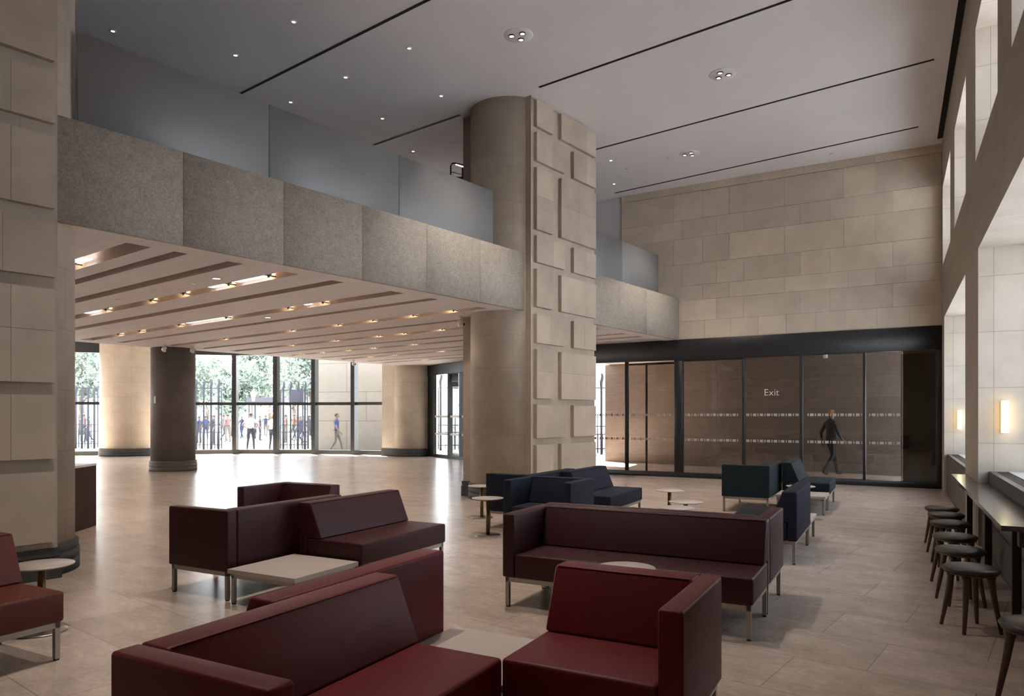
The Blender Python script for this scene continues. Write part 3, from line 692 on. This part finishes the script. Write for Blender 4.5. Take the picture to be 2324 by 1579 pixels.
round_table(9.13, 2.36, 'middle round white side table of the three between navy and teal seats')
round_table(8.5, 2.30, 'round white side table just above the long maroon sofa\'s back, lowest of three')
round_table(12.0, 1.30, 'round white side table between the indigo and teal sofas')
round_table(4.97, 1.72, 'round white side table mostly hidden behind the red armchair\'s back')
round_table(*floor_at(490, 1290), 'round side table behind the maroon arm, only its base showing below')

# ------------------------------------------------------------------ stools
def stool():
    r = empty('stool')
    m = MB(); m.lathe([(.0, .43), (.16, .43), (.182, .437), (.19, .45), (.184, .463), (.16, .473), (.10, .479), (0, .481)], seg=40); m.build('seat', 'leather_brown', r)
    m = MB(); m.lathe([(.0, .405), (.12, .405), (.165, .418), (.178, .428), (.175, .433), (0, .433)], seg=40); m.build('seat_ring', 'oak_dark', r)
    for k in range(4):
        a = PI / 4 + k * H; c, s = math.cos(a), math.sin(a)
        m = MB(); m.tube([(c * .128, s * .128, .415), (c * .132, s * .132, .37), (c * .15, s * .15, .25), (c * .195, s * .195, 0.0)], [.034, .023, .020, .0125], 10); m.build('leg', 'oak_dark', r)
    return r
st0 = stool()
for i, (x, y, a, lab) in enumerate([(6.36, -.50, .5, 'dark leather stool at the open end of the bar counter, first in the row'), (7.20, -.49, .3, 'dark leather stool second in the row along the bar counter'), (7.98, -.50, .6, 'dark leather stool third in the row along the bar counter'),
                                (8.95, -.515, .2, 'dark leather stool fourth in the row along the bar counter'), (9.66, -.52, .5, 'dark leather stool second from the far end of the bar counter row'), (10.33, -.51, .35, 'dark leather stool last in the bar counter row, toward the glass doors'),
                                (4.80, -.695, .75, 'dark stool cut by the picture edge, past the open end of the bar counter')]):
    o = st0 if i == 0 else dup(st0)
    place(o, x, y, 0, a); tag(o, lab, 'stool', 'stools along the bar counter')

# ------------------------------------------------------------------ reception desk
r = empty('reception_desk', (*to_world(4.49, 11.2), 0), R1 + math.radians(224), 'dark brown reception desk end showing past the cut pillar', 'desk')
m = MB(); m.box(0, 2.15, -.7, 0, .0, .875); m.build('body', 'desk_wood', r)
m = MB(); m.box(-.004, 2.154, -.704, .004, .875, .905); m.build('worktop', 'desk_top', r)

# ------------------------------------------------------------------ lights in the ceilings
def flat_disc(m, r_, z0, z1, c=(0, 0), mi=0, seg=24): m.lathe([(r_, z0), (r_, z1)], c, seg, mi)
dl = empty('downlight')
m = MB(); m.lathe([(.028, -.012), (.044, -.008), (.05, 0), (.032, 0.0), (.028, -.004)], seg=24, caps=False); m.build('trim_ring', 'plaster', dl)
m = MB(); flat_disc(m, .028, -.006, -.002); m.build('lamp_face', 'lamp_warm', dl)
DL = [(4.90, 11.63, 'small recessed downlight right above the first frosted balustrade pane, by the cut pillar'), (6.47, 10.83, 'small recessed downlight above the long balustrade, just before the dark ceiling slot'), (6.46, 9.22, 'small recessed downlight closest to the top of the picture'),
      (8.08, 11.63, 'small recessed downlight right above the joint of first and second balustrade panes'), (8.08, 10.02, 'small recessed downlight past the first ceiling slot, middle of its row of three'), (8.07, 8.42, 'small recessed downlight past the first ceiling slot, outermost of its row toward the lounge'),
      (9.65, 10.83, 'small recessed downlight above the second balustrade pane, short of the second slot'), (9.64, 9.21, 'small recessed downlight just before the round shaft of the whole pillar'), (11.27, 11.63, 'small recessed downlight deep over the balcony, beyond the second ceiling slot'),
      (14.50, 8.44, 'small recessed downlight beside the whole pillar, nearer of two before the end wall'), (16.02, 9.23, 'small recessed downlight by the white plaster wall, next to the last ceiling slot')]
for i, (u, v, lab) in enumerate(DL):
    o = dl if i == 0 else dup(dl); x, y = to_world(u, v); place(o, x, y, ZC, 0); tag(o, lab, 'downlight', 'small recessed downlights'); spot((x, y, ZC - .03), 7, angle=80)
tl = empty('triple_downlight')
m = MB(); m.lathe([(.225, 0), (.225, -.006), (.219, -.01), (0, -.01)], seg=48); m.build('face_plate', 'plaster', tl)
for k in range(3):
    a = PI / 2 + .6 + k * 2 * PI / 3; c = (.105 * math.cos(a), .105 * math.sin(a))
    m = MB(); m.lathe([(.036, -.012), (.05, -.012), (.052, -.02), (.05, -.028), (.038, -.03)], c, 20, caps=False); q = m.build('lamp_rim', 'bronze_dark', tl)
    m = MB(); flat_disc(m, .037, -.02, -.014, c); m.build('lamp_face', 'lamp_warm', q)
TL = [(8.85, 6.80, 'round plate of three downlights above the whole pillar, nearest the picture top'), (12.04, 4.79, 'round plate of three downlights midway between two ceiling slots over the lounge'), (15.23, 6.83, 'round plate of three downlights by the last ceiling slot before the end wall'),
      (5.6, 4.8, 'added unseen plate of three downlights over the red seats'), (2.4, 4.8, 'added unseen plate of three downlights over the viewer')]  # both plates lie out of view, added for their light
for i, (u, v, lab) in enumerate(TL):
    o = tl if i == 0 else dup(tl); x, y = to_world(u, v); place(o, x, y, ZC, .8 * i); tag(o, lab, 'downlight', 'triple downlight plates'); spot((x, y, ZC - .06), 620, angle=80, blend=.8, rad=.1)
for u, v, lab in ((15.2, 7.32, 'faint grey disc in the ceiling next to the farthest triple downlight'), (15.27, 8.43, 'small unlit ceiling fitting between two downlights, past the whole pillar'), (17.24, 4.30, 'tiny pale ceiling fitting close to the end wall')):
    m = MB(); m.lathe([(.05, 0), (.05, -.01), (.035, -.018), (0, -.018)], seg=20); o = m.build('smoke_detector', 'white_plastic'); place(o, *to_world(u, v), ZC); tag(o, lab, 'smoke detector', 'ceiling sensors')

SLOT = [(7.30, 4.6, 13.5, 'dark linear slot in the ceiling above the first balustrade pane'), (10.485, 9.5, 13.2, 'dark linear slot in the ceiling on the balcony side of the whole pillar'), (10.475, 2.0, 7.58, 'dark linear ceiling slot starting at the whole pillar\'s corner, running over the lounge'),
        (13.70, 1.82, 8.6, 'dark linear slot in the ceiling, third one toward the end wall'), (16.70, 2.5, 9.6, 'dark linear slot in the ceiling closest to the end wall')]
for u, v0, v1, lab in SLOT:
    m = MB(); m.box(-.026, .026, 0, v1 - v0, -.006, -.0005); o = m.build('air_slot', 'shadow_slot', None, (*to_world(u, v0), ZC), R1); tag(o, lab, 'air slot', 'linear air slots')
m = MB(); m.box(0, 26.8, -.05, .05, -.006, -.0005); o = m.build('air_slot', 'shadow_slot', None, (-9, -.845, ZC)); tag(o, 'dark linear slot running along the top of the stone window wall', 'air slot')

fx = empty('trough_spotlight')
m = MB(); m.box(-.12, .12, -.008, .008, .02, .035); m.box(-.012, .012, -.012, .012, .0, .2); m.build('bracket', 'black_metal', fx)
m = MB(); m.lathe([(.0, .05), (.026, .05), (.03, .055), (.03, .11), (.0, .115)], (.05, .05), 16); h_ = m.build('lamp_body', 'black_metal', fx)
m = MB(); flat_disc(m, .024, .115, .118, (.05, .05), 0, 16); m.build('lamp_face', 'lamp_glow', h_)
FIX = {3.84: [10.42, 11.6, 12.8], 5.875: [9.10, 10.14, 11.5, 12.6, 14.37], 7.84: [10.46, 11.48, 13.59, 15.49, 17.33, 18.44], 9.93: [9.29, 10.37, 11.56, 12.68, 14.37, 17.26], 11.93: [11.49, 12.74, 13.64, 15.29, 17.25], 13.93: [14.43, 16.12, 17.28, 18.5, 19.55], 15.95: [15.30, 17.41, 18.59], 17.97: [18.0]}
first = True
for ti, (u, vs) in enumerate(sorted(FIX.items())):
    for vi, v in enumerate(sorted(vs)):
        o = fx if first else dup(fx); first = False
        x, y = to_world(u, v - .12); place(o, x, y, ZL - .0, R1)
        tag(o, f'warm spotlight in the {ORD[ti]} lit ceiling trough, {ORD[vi]} one in from the balcony front', 'spotlight', 'spotlights in the ceiling troughs')
        px_, py_ = to_world(u + .03, v); point((px_, py_, ZL + .12), 2.2, (1, .72, .45), .03); spot((px_, py_, ZL + .02), 45, (1, .9, .8), 85, .6, .03)
n = 0
for u, a, b, lab in ((3.84, 9.9, 10.26, 'bright white light panel in the trough nearest the cut pillar'), (5.875, 9.15, 9.85, 'long bright light panel in the second lit trough, nearest the balcony front'), (5.875, 10.25, 10.6, 'short bright light panel in the second lit trough, beside the long one'),
                     (5.875, 14.7, 15.2, 'small bright light panel far along the second lit trough'), (7.84, 13.6, 15.1, 'long thin light panel in the third lit trough'), (7.84, 10.75, 10.92, 'tiny light panel in the third lit trough near the balcony front')):
    m = MB(); m.box(-.11, .085, 0, b - a, .04, .054); o = m.build('light_panel', 'lamp_panel', None, (*to_world(u, a), ZL), R1); tag(o, lab, 'light panel', 'light panels in the troughs')
DISC = [(5.44, 9.60, 1, 'lit round ceiling disc nearest the balcony front'), (5.44, 10.33, 0, 'white ringed ceiling disc beside the lit one'), (5.43, 11.38, 0, 'wide pale ceiling disc between the third and fourth troughs'), (5.45, 12.67, 0, 'small ceiling disc farthest along the row of discs by the second lit trough'),
        (8.27, 9.14, 0, 'pale ceiling disc past the third lit trough, nearest the balcony front'), (8.27, 10.0, 0, 'small flat ceiling disc past the third lit trough'), (8.24, 12.62, 1, 'bright thin ceiling disc midway past the third lit trough'), (8.25, 14.38, 0, 'ringed ceiling disc far past the third lit trough'), (8.23, 16.08, 0, 'tiny ceiling disc above the dark grey round pillar')]
for u, v, lit, lab in DISC:
    m = MB(); m.lathe([(.052, 0), (.068, -.004), (.068, -.010), (.055, -.013), (.052, -.010)], seg=24, caps=False); r = m.build('ceiling_disc', 'white_plastic', None, (*to_world(u, v), ZL)); tag(r, lab, 'ceiling fitting', 'round ceiling discs')
    m = MB(); flat_disc(m, .051, -.009, -.004); m.build('face', 'lamp_panel' if lit else 'plaster', r)

# cameras, switch
def cctv(loc, rz, lab):
    r = empty('security_camera', loc, rz, lab, 'security camera', 'security cameras')
    m = MB(); m.lathe([(.05, 0), (.05, -.03), (.02, -.035), (.02, -.08)], seg=16); m.build('mount', 'white_plastic', r)
    m = MB(); m.ball((0, 0, -.13), (.07, .07, .08)); m.build('housing', 'white_plastic', r)
    m = MB(); m.ball((0, -.055, -.15), (.03, .03, .03)); m.build('lens', 'black_metal', r)
q = at(373, 778, 19.75); cctv((q[0], q[1], ZL), .5, 'white security camera hanging before the dark grey round pillar')
q = at(437, 780, 20.1); cctv((q[0], q[1], ZL), .9, 'white security camera between the dark grey pillar and the first big glass bay')
q = at(803, 815, 25.3); cctv((q[0], q[1], ZL), .2, 'white security camera under the ceiling edge by the outside stone wall')
q = at(1046, 712, 14.2); cctv((q[0], q[1], ZL), .2, 'small security camera by the rear edge of the whole pillar')
m = MB(); m.rbox(-.04, .04, -.012, .0, -.1, .1, r=.006, seg=2); m.box(-.015, .015, -.016, -.01, .02, .06); m.box(-.015, .015, -.016, -.01, -.06, -.02)
du, dv = 10.42, 20.75; a_ = math.radians(183 + 9.94); wx, wy = to_world(du, dv)
o = m.build('wall_switch', 'white_plastic', None, (wx + .601 * math.cos(a_ + R1), wy + .601 * math.sin(a_ + R1), 2.05), a_ + R1 + H); tag(o, 'small white switch plate on the side of the dark grey round pillar', 'switch')

# stair rail on the upper floor
YS = 15.2
r = empty('stair_rail', (*at(1038, 400, YS)[:2], 4.61), math.radians(YAW - 90), 'black looped tubular rail with a lit strip on the upper floor, beside the round shaft', 'railing')
k = YS / FPX
def loc(x, y): return ((x - 1038) * k, 0, EYE + (HY - y) * k - 4.61)
def arc(x0, x1, ytop, yb):
    pts = [loc(x0, yb + 60)] + [loc(x0, ytop + 8)]
    pts += [loc(x0 + (8 - 8 * math.cos(t)), ytop + 8 - 8 * math.sin(t)) for t in [PI / 8, PI / 4, 3 * PI / 8, PI / 2]]
    return pts + [loc(x1, ytop + (x1 - x0 - 8) * .22)]
m = MB(); m.tube(arc(1023, 1062, 370, 420), .017, 8); m.build('rail_loop', 'black_metal', r)
m = MB(); m.tube([(x, y + .35, z) for x, y, z in arc(1047, 1075, 361, 420)], .017, 8); m.build('rail_loop', 'black_metal', r)
m = MB(); m.tube([loc(1024, 390), (loc(1047, 384)[0], .35, loc(1047, 384)[2])], .008, 6); m.build('mid_rail', 'black_metal', r)
a_, b_ = loc(1034, 373), loc(1056, 380)
m = MB(); m.tube([a_, b_], .012, 6); m.build('light_strip', 'stair_glow', r)
m = MB(); x0, _, z1 = loc(1030, 399); x1 = loc(1080, 399)[0]; m.box(x0, x1, .05, .4, 0, z1); m.box(x0 + .12, x1, .4, .46, 0, z1 + .06); m.build('stair_side', 'black_metal', r)
# ------------------------------------------------------------------ people
def body_mesh(name, pose, mats):
    """one continuous skinned figure; pose gives joint positions (facing +y, 1.75 m tall)"""
    J = pose; V = []; E = []; R = []; Z = []; idx = {}
    def node(n, p, r, zone):
        idx[n] = len(V); V.append(p); R.append(r if isinstance(r, tuple) else (r, r)); Z.append(zone)
    def edge(a, b): E.append((idx[a], idx[b]))
    P = lambda n: Vector(J[n])
    node('pelvis', J['pelvis'], (.155, .115), 1); node('waist', J['waist'], (.145, .105), 0); node('chest', J['chest'], (.165, .12), 0); node('shoulders', J['shoulders'], (.12, .085), 0)
    node('neck', J['neck'], .055, 2); node('jaw', J['jaw'], (.066, .078), 2); node('head', J['head'], (.078, .098), 2); node('crown', J['crown'], (.055, .07), 2)
    for a, b in (('pelvis', 'waist'), ('waist', 'chest'), ('chest', 'shoulders'), ('shoulders', 'neck'), ('neck', 'jaw'), ('jaw', 'head'), ('head', 'crown')): edge(a, b)
    for s in 'lr':
        node(s + 'hip', J[s + 'hip'], .095, 1); node(s + 'thigh', (P(s + 'hip') * .5 + P(s + 'knee') * .5), .078, 1); node(s + 'knee', J[s + 'knee'], .058, 1)
        node(s + 'calf', (P(s + 'knee') * .65 + P(s + 'ankle') * .35), .055, 1); node(s + 'ankle', J[s + 'ankle'], .042, 1); node(s + 'heel', P(s + 'ankle') + Vector((0, -.01, -.055)), .042, 3); node(s + 'toe', J[s + 'toe'], (.045, .03), 3)
        for a, b in (('hip', 'thigh'), ('thigh', 'knee'), ('knee', 'calf'), ('calf', 'ankle'), ('ankle', 'heel'), ('heel', 'toe')): edge(s + a, s + b)
        edge('pelvis', s + 'hip')
        node(s + 'sho', J[s + 'sho'], .062, 0); node(s + 'elbow', J[s + 'elbow'], .042, pose.get('sleeve', 2)); node(s + 'wrist', J[s + 'wrist'], .028, 2)
        edge('shoulders', s + 'sho'); edge(s + 'sho', s + 'elbow'); edge(s + 'elbow', s + 'wrist')
        d = (P(s + 'wrist') - P(s + 'elbow')).normalized(); side = Vector((1 if s == 'r' else -1, 0, 0)); fw = d.cross(side).normalized() * (1 if s == 'r' else -1)
        if fw.y < 0: fw = -fw
        palm = P(s + 'wrist') + d * .06
        node(s + 'palm', palm, (.034, .02), 2); edge(s + 'wrist', s + 'palm')
        for k, (o_, ln) in enumerate(((-.03, .062), (-.01, .074), (.01, .078), (.03, .07))):
            b = palm + fw * o_ + d * .035; inw = -side * .012
            node(f'{s}f{k}a', b, .009, 2); node(f'{s}f{k}b', b + d * ln * .55 + inw, .008, 2); node(f'{s}f{k}c', b + d * ln + inw * 2.6, .007, 2)
            edge(s + 'palm', f'{s}f{k}a'); edge(f'{s}f{k}a', f'{s}f{k}b'); edge(f'{s}f{k}b', f'{s}f{k}c')
        b = palm + fw * .036 - d * .015
        node(s + 'ta', b, .010, 2); node(s + 'tb', b + fw * .022 + d * .035, .008, 2); edge(s + 'palm', s + 'ta'); edge(s + 'ta', s + 'tb')
    me = bpy.data.meshes.new(name); me.from_pydata([tuple(v) for v in V], E, [])
    o = bpy.data.objects.new('tmp_body', me); C.objects.link(o)
    sk = o.modifiers.new('skin', 'SKIN'); sk.use_smooth_shade = True
    for i, v in enumerate(me.skin_vertices[0].data): v.radius = R[i]; v.use_root = (i == 0)
    ss = o.modifiers.new('sub', 'SUBSURF'); ss.levels = 1; ss.render_levels = 1
    bpy.context.view_layer.update()
    out = bpy.data.meshes.new_from_object(o.evaluated_get(bpy.context.evaluated_depsgraph_get()))
    bpy.data.objects.remove(o)
    VV = [Vector(v) for v in V]
    def zone(c):
        best = (9, 0)
        for a, b in E:
            A, B = VV[a], VV[b]; ab = B - A; t = max(0, min(1, (c - A).dot(ab) / max(1e-9, ab.length_squared))); d = (c - (A + ab * t)).length - (R[a][0] + (R[b][0] - R[a][0]) * t)
            if d < best[0]: best = (d, Z[a] if t < (.55 if Z[b] == 2 and Z[a] == 0 else .5) else Z[b])
        return best[1]
    for m_ in mats: out.materials.append(M[m_])
    for p in out.polygons: p.material_index = zone(p.center); p.use_smooth = True
    # the face: nose, ears, eyes, mouth
    bm = bmesh.new(); bm.from_mesh(out); h = Vector(J['head']); yaw = J.get('headyaw', 0); Rm = Matrix.Rotation(yaw, 3, 'Z')
    for off, rr, mi in (((0, .098, -.035), (.014, .02, .024), 2), ((.079, 0, -.03), (.012, .022, .032), 2), ((-.079, 0, -.03), (.012, .022, .032), 2), ((.03, .086, -.005), (.012, .008, .008), 3), ((-.03, .086, -.005), (.012, .008, .008), 3), ((0, .086, -.085), (.024, .01, .007), 2)):
        b2 = bmesh.new(); bmesh.ops.create_uvsphere(b2, u_segments=8, v_segments=6, radius=1)
        vs = [bm.verts.new(h + Rm @ Vector((off[0] + v.co.x * rr[0], off[1] + v.co.y * rr[1], off[2] + v.co.z * rr[2]))) for v in b2.verts]
        b2.verts.index_update()
        for f in b2.faces: g = bm.faces.new([vs[v.index] for v in f.verts]); g.material_index = mi; g.smooth = True
        b2.free()
    bm.to_mesh(out); bm.free(); out.name = name
    return out
STAND = dict(pelvis=(0, 0, .95), waist=(0, .005, 1.12), chest=(0, .0, 1.30), shoulders=(0, -.01, 1.42), neck=(0, 0, 1.50), jaw=(0, .02, 1.58), head=(0, .015, 1.65), crown=(0, .0, 1.715),
             lhip=(-.095, 0, .90), rhip=(.095, 0, .90), lknee=(-.125, .02, .49), rknee=(.12, .02, .49), lankle=(-.155, -.01, .09), rankle=(.15, -.01, .09), ltoe=(-.17, .14, .03), rtoe=(.165, .14, .03),
             lsho=(-.185, -.01, 1.40), rsho=(.185, -.01, 1.40), lelbow=(-.26, -.04, 1.12), relbow=(.26, -.04, 1.12), lwrist=(-.25, .06, .90), rwrist=(.25, .06, .90))
WALK = dict(STAND, lknee=(-.1, .16, .5), lankle=(-.1, .24, .10), ltoe=(-.1, .39, .05), rknee=(.1, -.02, .5), rankle=(.1, -.28, .13), rtoe=(.1, -.14, .04), lelbow=(-.25, -.14, 1.13), lwrist=(-.24, -.1, .9), relbow=(.25, .05, 1.12), rwrist=(.22, .2, .94))
HIPS = dict(STAND, lelbow=(-.34, -.1, 1.17), lwrist=(-.2, .1, 1.04), relbow=(.34, -.1, 1.17), rwrist=(.2, .1, 1.04))
def hair_mesh(J, mat, long=False):
    m = MB(); h = Vector(J['head']); b = bmesh.new(); bmesh.ops.create_uvsphere(b, u_segments=16, v_segments=12, radius=1)
    bmesh.ops.delete(b, geom=[v for v in b.verts if (v.co.y > .25 and v.co.z < .35) or v.co.z < -.55], context='VERTS')
    for v in b.verts: v.co = h + Vector((v.co.x * .086, v.co.y * .104 - .006, v.co.z * .098 + .012))
    m.merge(b)
    if long: m.rbox(-.075, .075, -.10, -.05, h.z - .24, h.z + .02, r=.03, seg=3, M4=Matrix.Translation((h.x, h.y, 0)))
    return m.mesh('hair', mat)
def person(pose, top_, legs, hair, label, loc, rz, group=None, scale=1., sleeve=2, long=False, bag=None, hat=False):
    J = dict(pose, sleeve=sleeve); me = body_mesh('person', J, [top_, legs, 'skin', 'shoe'])
    o = bpy.data.objects.new('person', me); C.objects.link(o); o.location = loc; o.rotation_euler = (0, 0, rz); o.scale = (scale,) * 3
    tag(o, label, 'person', group)
    hm = bpy.data.objects.new('hair', hair_mesh(J, hair, long)); C.objects.link(hm); hm.parent = o
    if bag:
        m = MB(); m.rbox(.16, .27, -.2, .05, .82, 1.02, r=.03, seg=2); m.build('shoulder_bag', bag, o)
    # trousers' belt
    m = MB(); m.lathe([(.162, .985), (.166, .99), (.166, 1.02), (.162, 1.025)], seg=24, M4=Matrix.Diagonal((1, .78, 1, 1)), caps=False); m.build('belt', 'shoe', o)
    return o
def facing(to): return math.radians(YAW - 90) + to           # 0 = away from the viewer
person(WALK, 'cloth_dark', 'cloth_dark', 'hair_ginger', 'person in dark clothes with ginger hair walking through the lobby behind the glass doors', (21.05, 1.52, 0), facing(-H * .9), scale=1.0, sleeve=0)
q = at(569, 1019.5, 33.6); person(HIPS, 'cloth_white', 'cloth_slate', 'hair_dark', 'person in a white shirt and slate trousers standing with back turned in the open gateway', (q[0], q[1], -.06), facing(.1), scale=1.03, bag='cloth_dark')
q = at(618, 1017, 34.6); person(STAND, 'cloth_white', 'cloth_slate', 'hair_ginger', 'person in a white shirt and dark trousers standing half behind the second mullion', (q[0], q[1], -.06), facing(-.4), scale=.98)
q = at(764, 1022, 32.2); person(WALK, 'cloth_blue', 'cloth_khaki', 'hair_dark', 'person in a blue shirt and khaki trousers walking past the pale outside stone wall', (q[0], q[1], -.06), facing(-H), scale=1.0)
crowd = [(452, 'cloth_navy', 'cloth_slate', 43, 1.2, 'person in navy beyond the barred gate by the dark grey pillar'), (467, 'cloth_blue', 'cloth_navy', 46, .4, 'person in a bright blue top behind the bars of the four-post gate'), (484, 'cloth_slate', 'cloth_slate', 41, 2.2, 'person in slate grey behind the inner bars of the four-post gate'),
         (508, 'cloth_grey', 'cloth_navy', 47, -.7, 'person in a grey top just past the hinge edge of the four-post gate'), (517, 'cloth_pink', 'cloth_khaki', 45, .9, 'person in a pink top next to the thick first mullion'), (549, 'cloth_navy', 'cloth_navy', 52, 2.9, 'person in navy beside the shoulder of the white-shirted person in the gateway'),
         (590, 'cloth_slate', 'cloth_slate', 48, -1.4, 'person in dark grey between the two white-shirted people'), (603, 'cloth_navy', 'cloth_grey', 55, .2, 'distant person in navy between the two white-shirted people'), (648, 'cloth_orange', 'cloth_khaki', 44, 1.6, 'person in an orange top behind the gate with the notice board'),
         (668, 'cloth_orange', 'cloth_slate', 47, -.5, 'person in an orange top and slate trousers under the notice board'), (681, 'cloth_navy', 'cloth_navy', 42, 2.6, 'tall person in navy behind the middle bars of the notice board gate'), (690, 'cloth_navy', 'cloth_slate', 45, -2., 'person in navy and slate behind the notice board gate\'s outer bars'),
         (703, 'cloth_slate', 'cloth_navy', 43, .6, 'person in slate at the latch edge of the notice board gate'), (712, 'cloth_orange', 'cloth_khaki', 50, 1.1, 'person in an orange top by the third mullion'), (190, 'cloth_pink', 'cloth_navy', 46, .3, 'person in pink behind the bars beside the fat buff pillar'), (201, 'cloth_navy', 'cloth_navy', 44, 2., 'person in navy behind the bars beside the fat buff pillar')]
kinds = {}
for i, (x, t_, l_, Y, a, lab) in enumerate(crowd):
    q = at(x, 1000, Y)
    key = (t_, l_)
    if key in kinds: o = dup(kinds[key])
    else: o = person(WALK if i % 2 else STAND, t_, l_, 'hair_dark', '', (0, 0, 0), 0); kinds[key] = o
    place(o, q[0], q[1], -.06, facing(a)); o.scale = ((.93 + .02 * (i % 5)),) * 3; tag(o, lab, 'person', 'people out in the square')

# ------------------------------------------------------------------ iron gates and railings
def gate(xs, Y, ytop, yrail, frame, lab, bars=True):
    """xs: tall posts with hooked tops; frame: two x of the frame uprights (picture columns turned into places at distance Y)"""
    k = Y / FPX; x0 = xs[0]; q = at(x0, 1000, Y)
    r = empty('iron_gate', (q[0], q[1], -.06), math.radians(YAW - 90), lab, 'gate', 'iron gates and railings to the square')
    T = lambda x: (x - x0) * k
    zt = EYE + (HY - ytop) * k + .06; zr = EYE + (HY - yrail) * k + .06
    for x in xs:
        m = MB(); h = zt - .62
        m.tube([(T(x), 0, 0), (T(x), 0, h), (T(x) - .01, 0, h + .1), (T(x) - .01, 0, h + .22), (T(x) + .025, 0, h + .34), (T(x) + .04, 0, h + .46), (T(x) + .025, 0, h + .56), (T(x) - .01, 0, zt), (T(x) - .035, 0, zt - .07)],
               [.055, .05, .062, .07, .066, .06, .05, .034, .018], 8)
        m.build('hooked_post', 'iron', r)
    f0, f1 = T(frame[0]), T(frame[1])
    m = MB()
    for x in (f0, f1): m.box(x - .025, x + .025, -.025, .025, .05, zr)
    for z in (zr, 1.17 + .03, .86, .25): m.box(f0, f1, -.02, .02, z - .022, z + .022)
    m.build('gate_frame', 'iron', r)
    if bars:
        m = MB(); X = [x for x in xs] 
        for a, b in zip(X, X[1:]):
            c = T((a + b) / 2); m.tube([(c, 0, .05), (c, 0, 1.62), (c, 0, 1.78)], [.022, .022, .004], 6)
        for a in range(1, 6):
            c = f0 + (f1 - f0) * a / 6; m.tube([(c, .03, .05), (c, .03, .86)], .014, 6)
        m.build('short_bars', 'iron', r)
    return r
gate([445, 462.5, 479, 496], 34.6, 858, 881, (438, 503), 'iron gate with four hooked posts beside the dark grey round pillar')
g = gate([643, 659.5, 676, 692, 709], 34.6, 863, 885, (637, 698), 'iron gate with five hooked posts and a notice board behind it')
gate([172, 186, 200, 214], 36., 872, 880, (168, 222), 'iron railing with hooked posts seen beside the fat buff pillar')
gate([1330, 1347, 1365, 1383], 30.5, 846, 880, (1325, 1390), 'iron railing seen through the gap past the whole pillar')
gate([1000, 1022, 1044], 34., 846, 880, (995, 1050), 'iron railing seen through the revolving door')
q = at(672, 898, 35.4); r = empty('notice_board', (q[0], q[1], -.06), math.radians(YAW - 90), 'mauve notice board on posts behind the five-post gate', 'sign')
m = MB(); m.box(-.36, .36, 0, .06, 2.28, 2.92); m.build('board', 'sign_board', r)
for s in (-.3, .3): m = MB(); m.box(s - .03, s + .03, .06, .12, 0, 2.9); m.build('post', 'iron', r)
q = at(600, 905, 52); r = empty('kiosk', (q[0], q[1], -.06), math.radians(YAW - 90), 'flat-roofed open kiosk far out in the square', 'kiosk')
m = MB(); m.box(-.95, 1.4, -1, 1, 2.6, 2.95); m.build('roof', 'kiosk_roof', r)
for s in (-.8, -.35, 1.2): m = MB(); m.box(s - .05, s + .05, -.9, -.8, 0, 2.6); m.build('post', 'iron', r)
q = at(575, 900, 48); r = empty('street_lamp', (q[0], q[1], -.06), 0, 'white lantern on a post in front of the trees', 'street lamp')
m = MB(); m.lathe([(.06, 0), (.05, .3), (.04, 2.6)], seg=12); m.build('post', 'cloth_grey', r)
m = MB(); m.lathe([(.08, 2.6), (.17, 3.15), (.2, 3.17), (.05, 3.35), (.02, 3.45)], seg=6, smooth=False); m.build('lantern', 'white_plastic', r)
# pale stone wall outside
WO = wall_line('wall_outside', at(722, 1019, 34.)[:2], at(905, 1023, 32.6)[:2], -.06, 7.5, .5, 'stone_outside', 'pale stone wall of the wing outside the glass front', side=1)

# ------------------------------------------------------------------ trees
def tree(kind, h, w_, lab, loc, seed):
    rd = random.Random(seed); r = empty('tree', loc, 0, lab, 'tree', 'trees across the square')
    m = MB(); m.tube([(0, 0, 0), (.05, 0, h * .2), (-.05, .05, h * .45), (0, 0, h * .7)], [.28, .22, .16, .06], 8)
    for k in range(5):
        a = rd.uniform(0, 2 * PI); m.tube([(0, 0, h * (.3 + .07 * k)), (math.cos(a) * w_ * .4, math.sin(a) * w_ * .4, h * (.5 + .07 * k))], [.09, .03], 6)
    m.build('trunk', 'bark', r)
    m = MB(); cl = [(rd.gauss(0, .32) * w_, rd.gauss(0, .32) * w_, h * rd.uniform(.38, .95), rd.uniform(.5, 1.) * w_ * .38) for _ in range(26)]
    for cx_, cy_, cz_, cr_ in cl:
        for _ in range(150):
            d = Vector((rd.gauss(0, 1), rd.gauss(0, 1), rd.gauss(0, 1))).normalized() * cr_ * rd.uniform(.55, 1.05); c = Vector((cx_, cy_, cz_)) + d
            n1 = Vector((rd.gauss(0, 1), rd.gauss(0, 1), rd.gauss(0, 1))).normalized(); n2 = n1.cross(Vector((rd.gauss(0, 1), rd.gauss(0, 1), rd.gauss(0, 1)))).normalized(); s = rd.uniform(.1, .24)
            m.face([c + n1 * s, c + n2 * s * .6, c - n1 * s, c - n2 * s * .6])
    m.build('crown', kind, r)
    return r
for x, Y, h, w_, k, lab in [(185, 62, 9, 3.6, 'leaf', 'green tree seen beside the fat buff pillar'), (470, 86, 10, 4.2, 'leaf_autumn', 'yellowing tree above the four-post gate'), (530, 58, 6, 2.4, 'leaf', 'low green tree next to the thick first mullion'), (575, 64, 8, 2.8, 'leaf', 'green tree behind the white lantern'),
                           (612, 96, 11, 3.4, 'leaf_autumn', 'yellowing tree by the second mullion'), (668, 76, 7, 3.2, 'leaf_autumn', 'pale distant tree over the notice board'), (708, 60, 8, 3., 'leaf', 'green tree by the pale outside stone wall'), (438, 74, 8, 4., 'leaf', 'green tree partly behind the dark grey round pillar')]:
    q = at(x, 1000, Y); tree(k, h, w_, lab, (q[0], q[1], -.06), int(x))
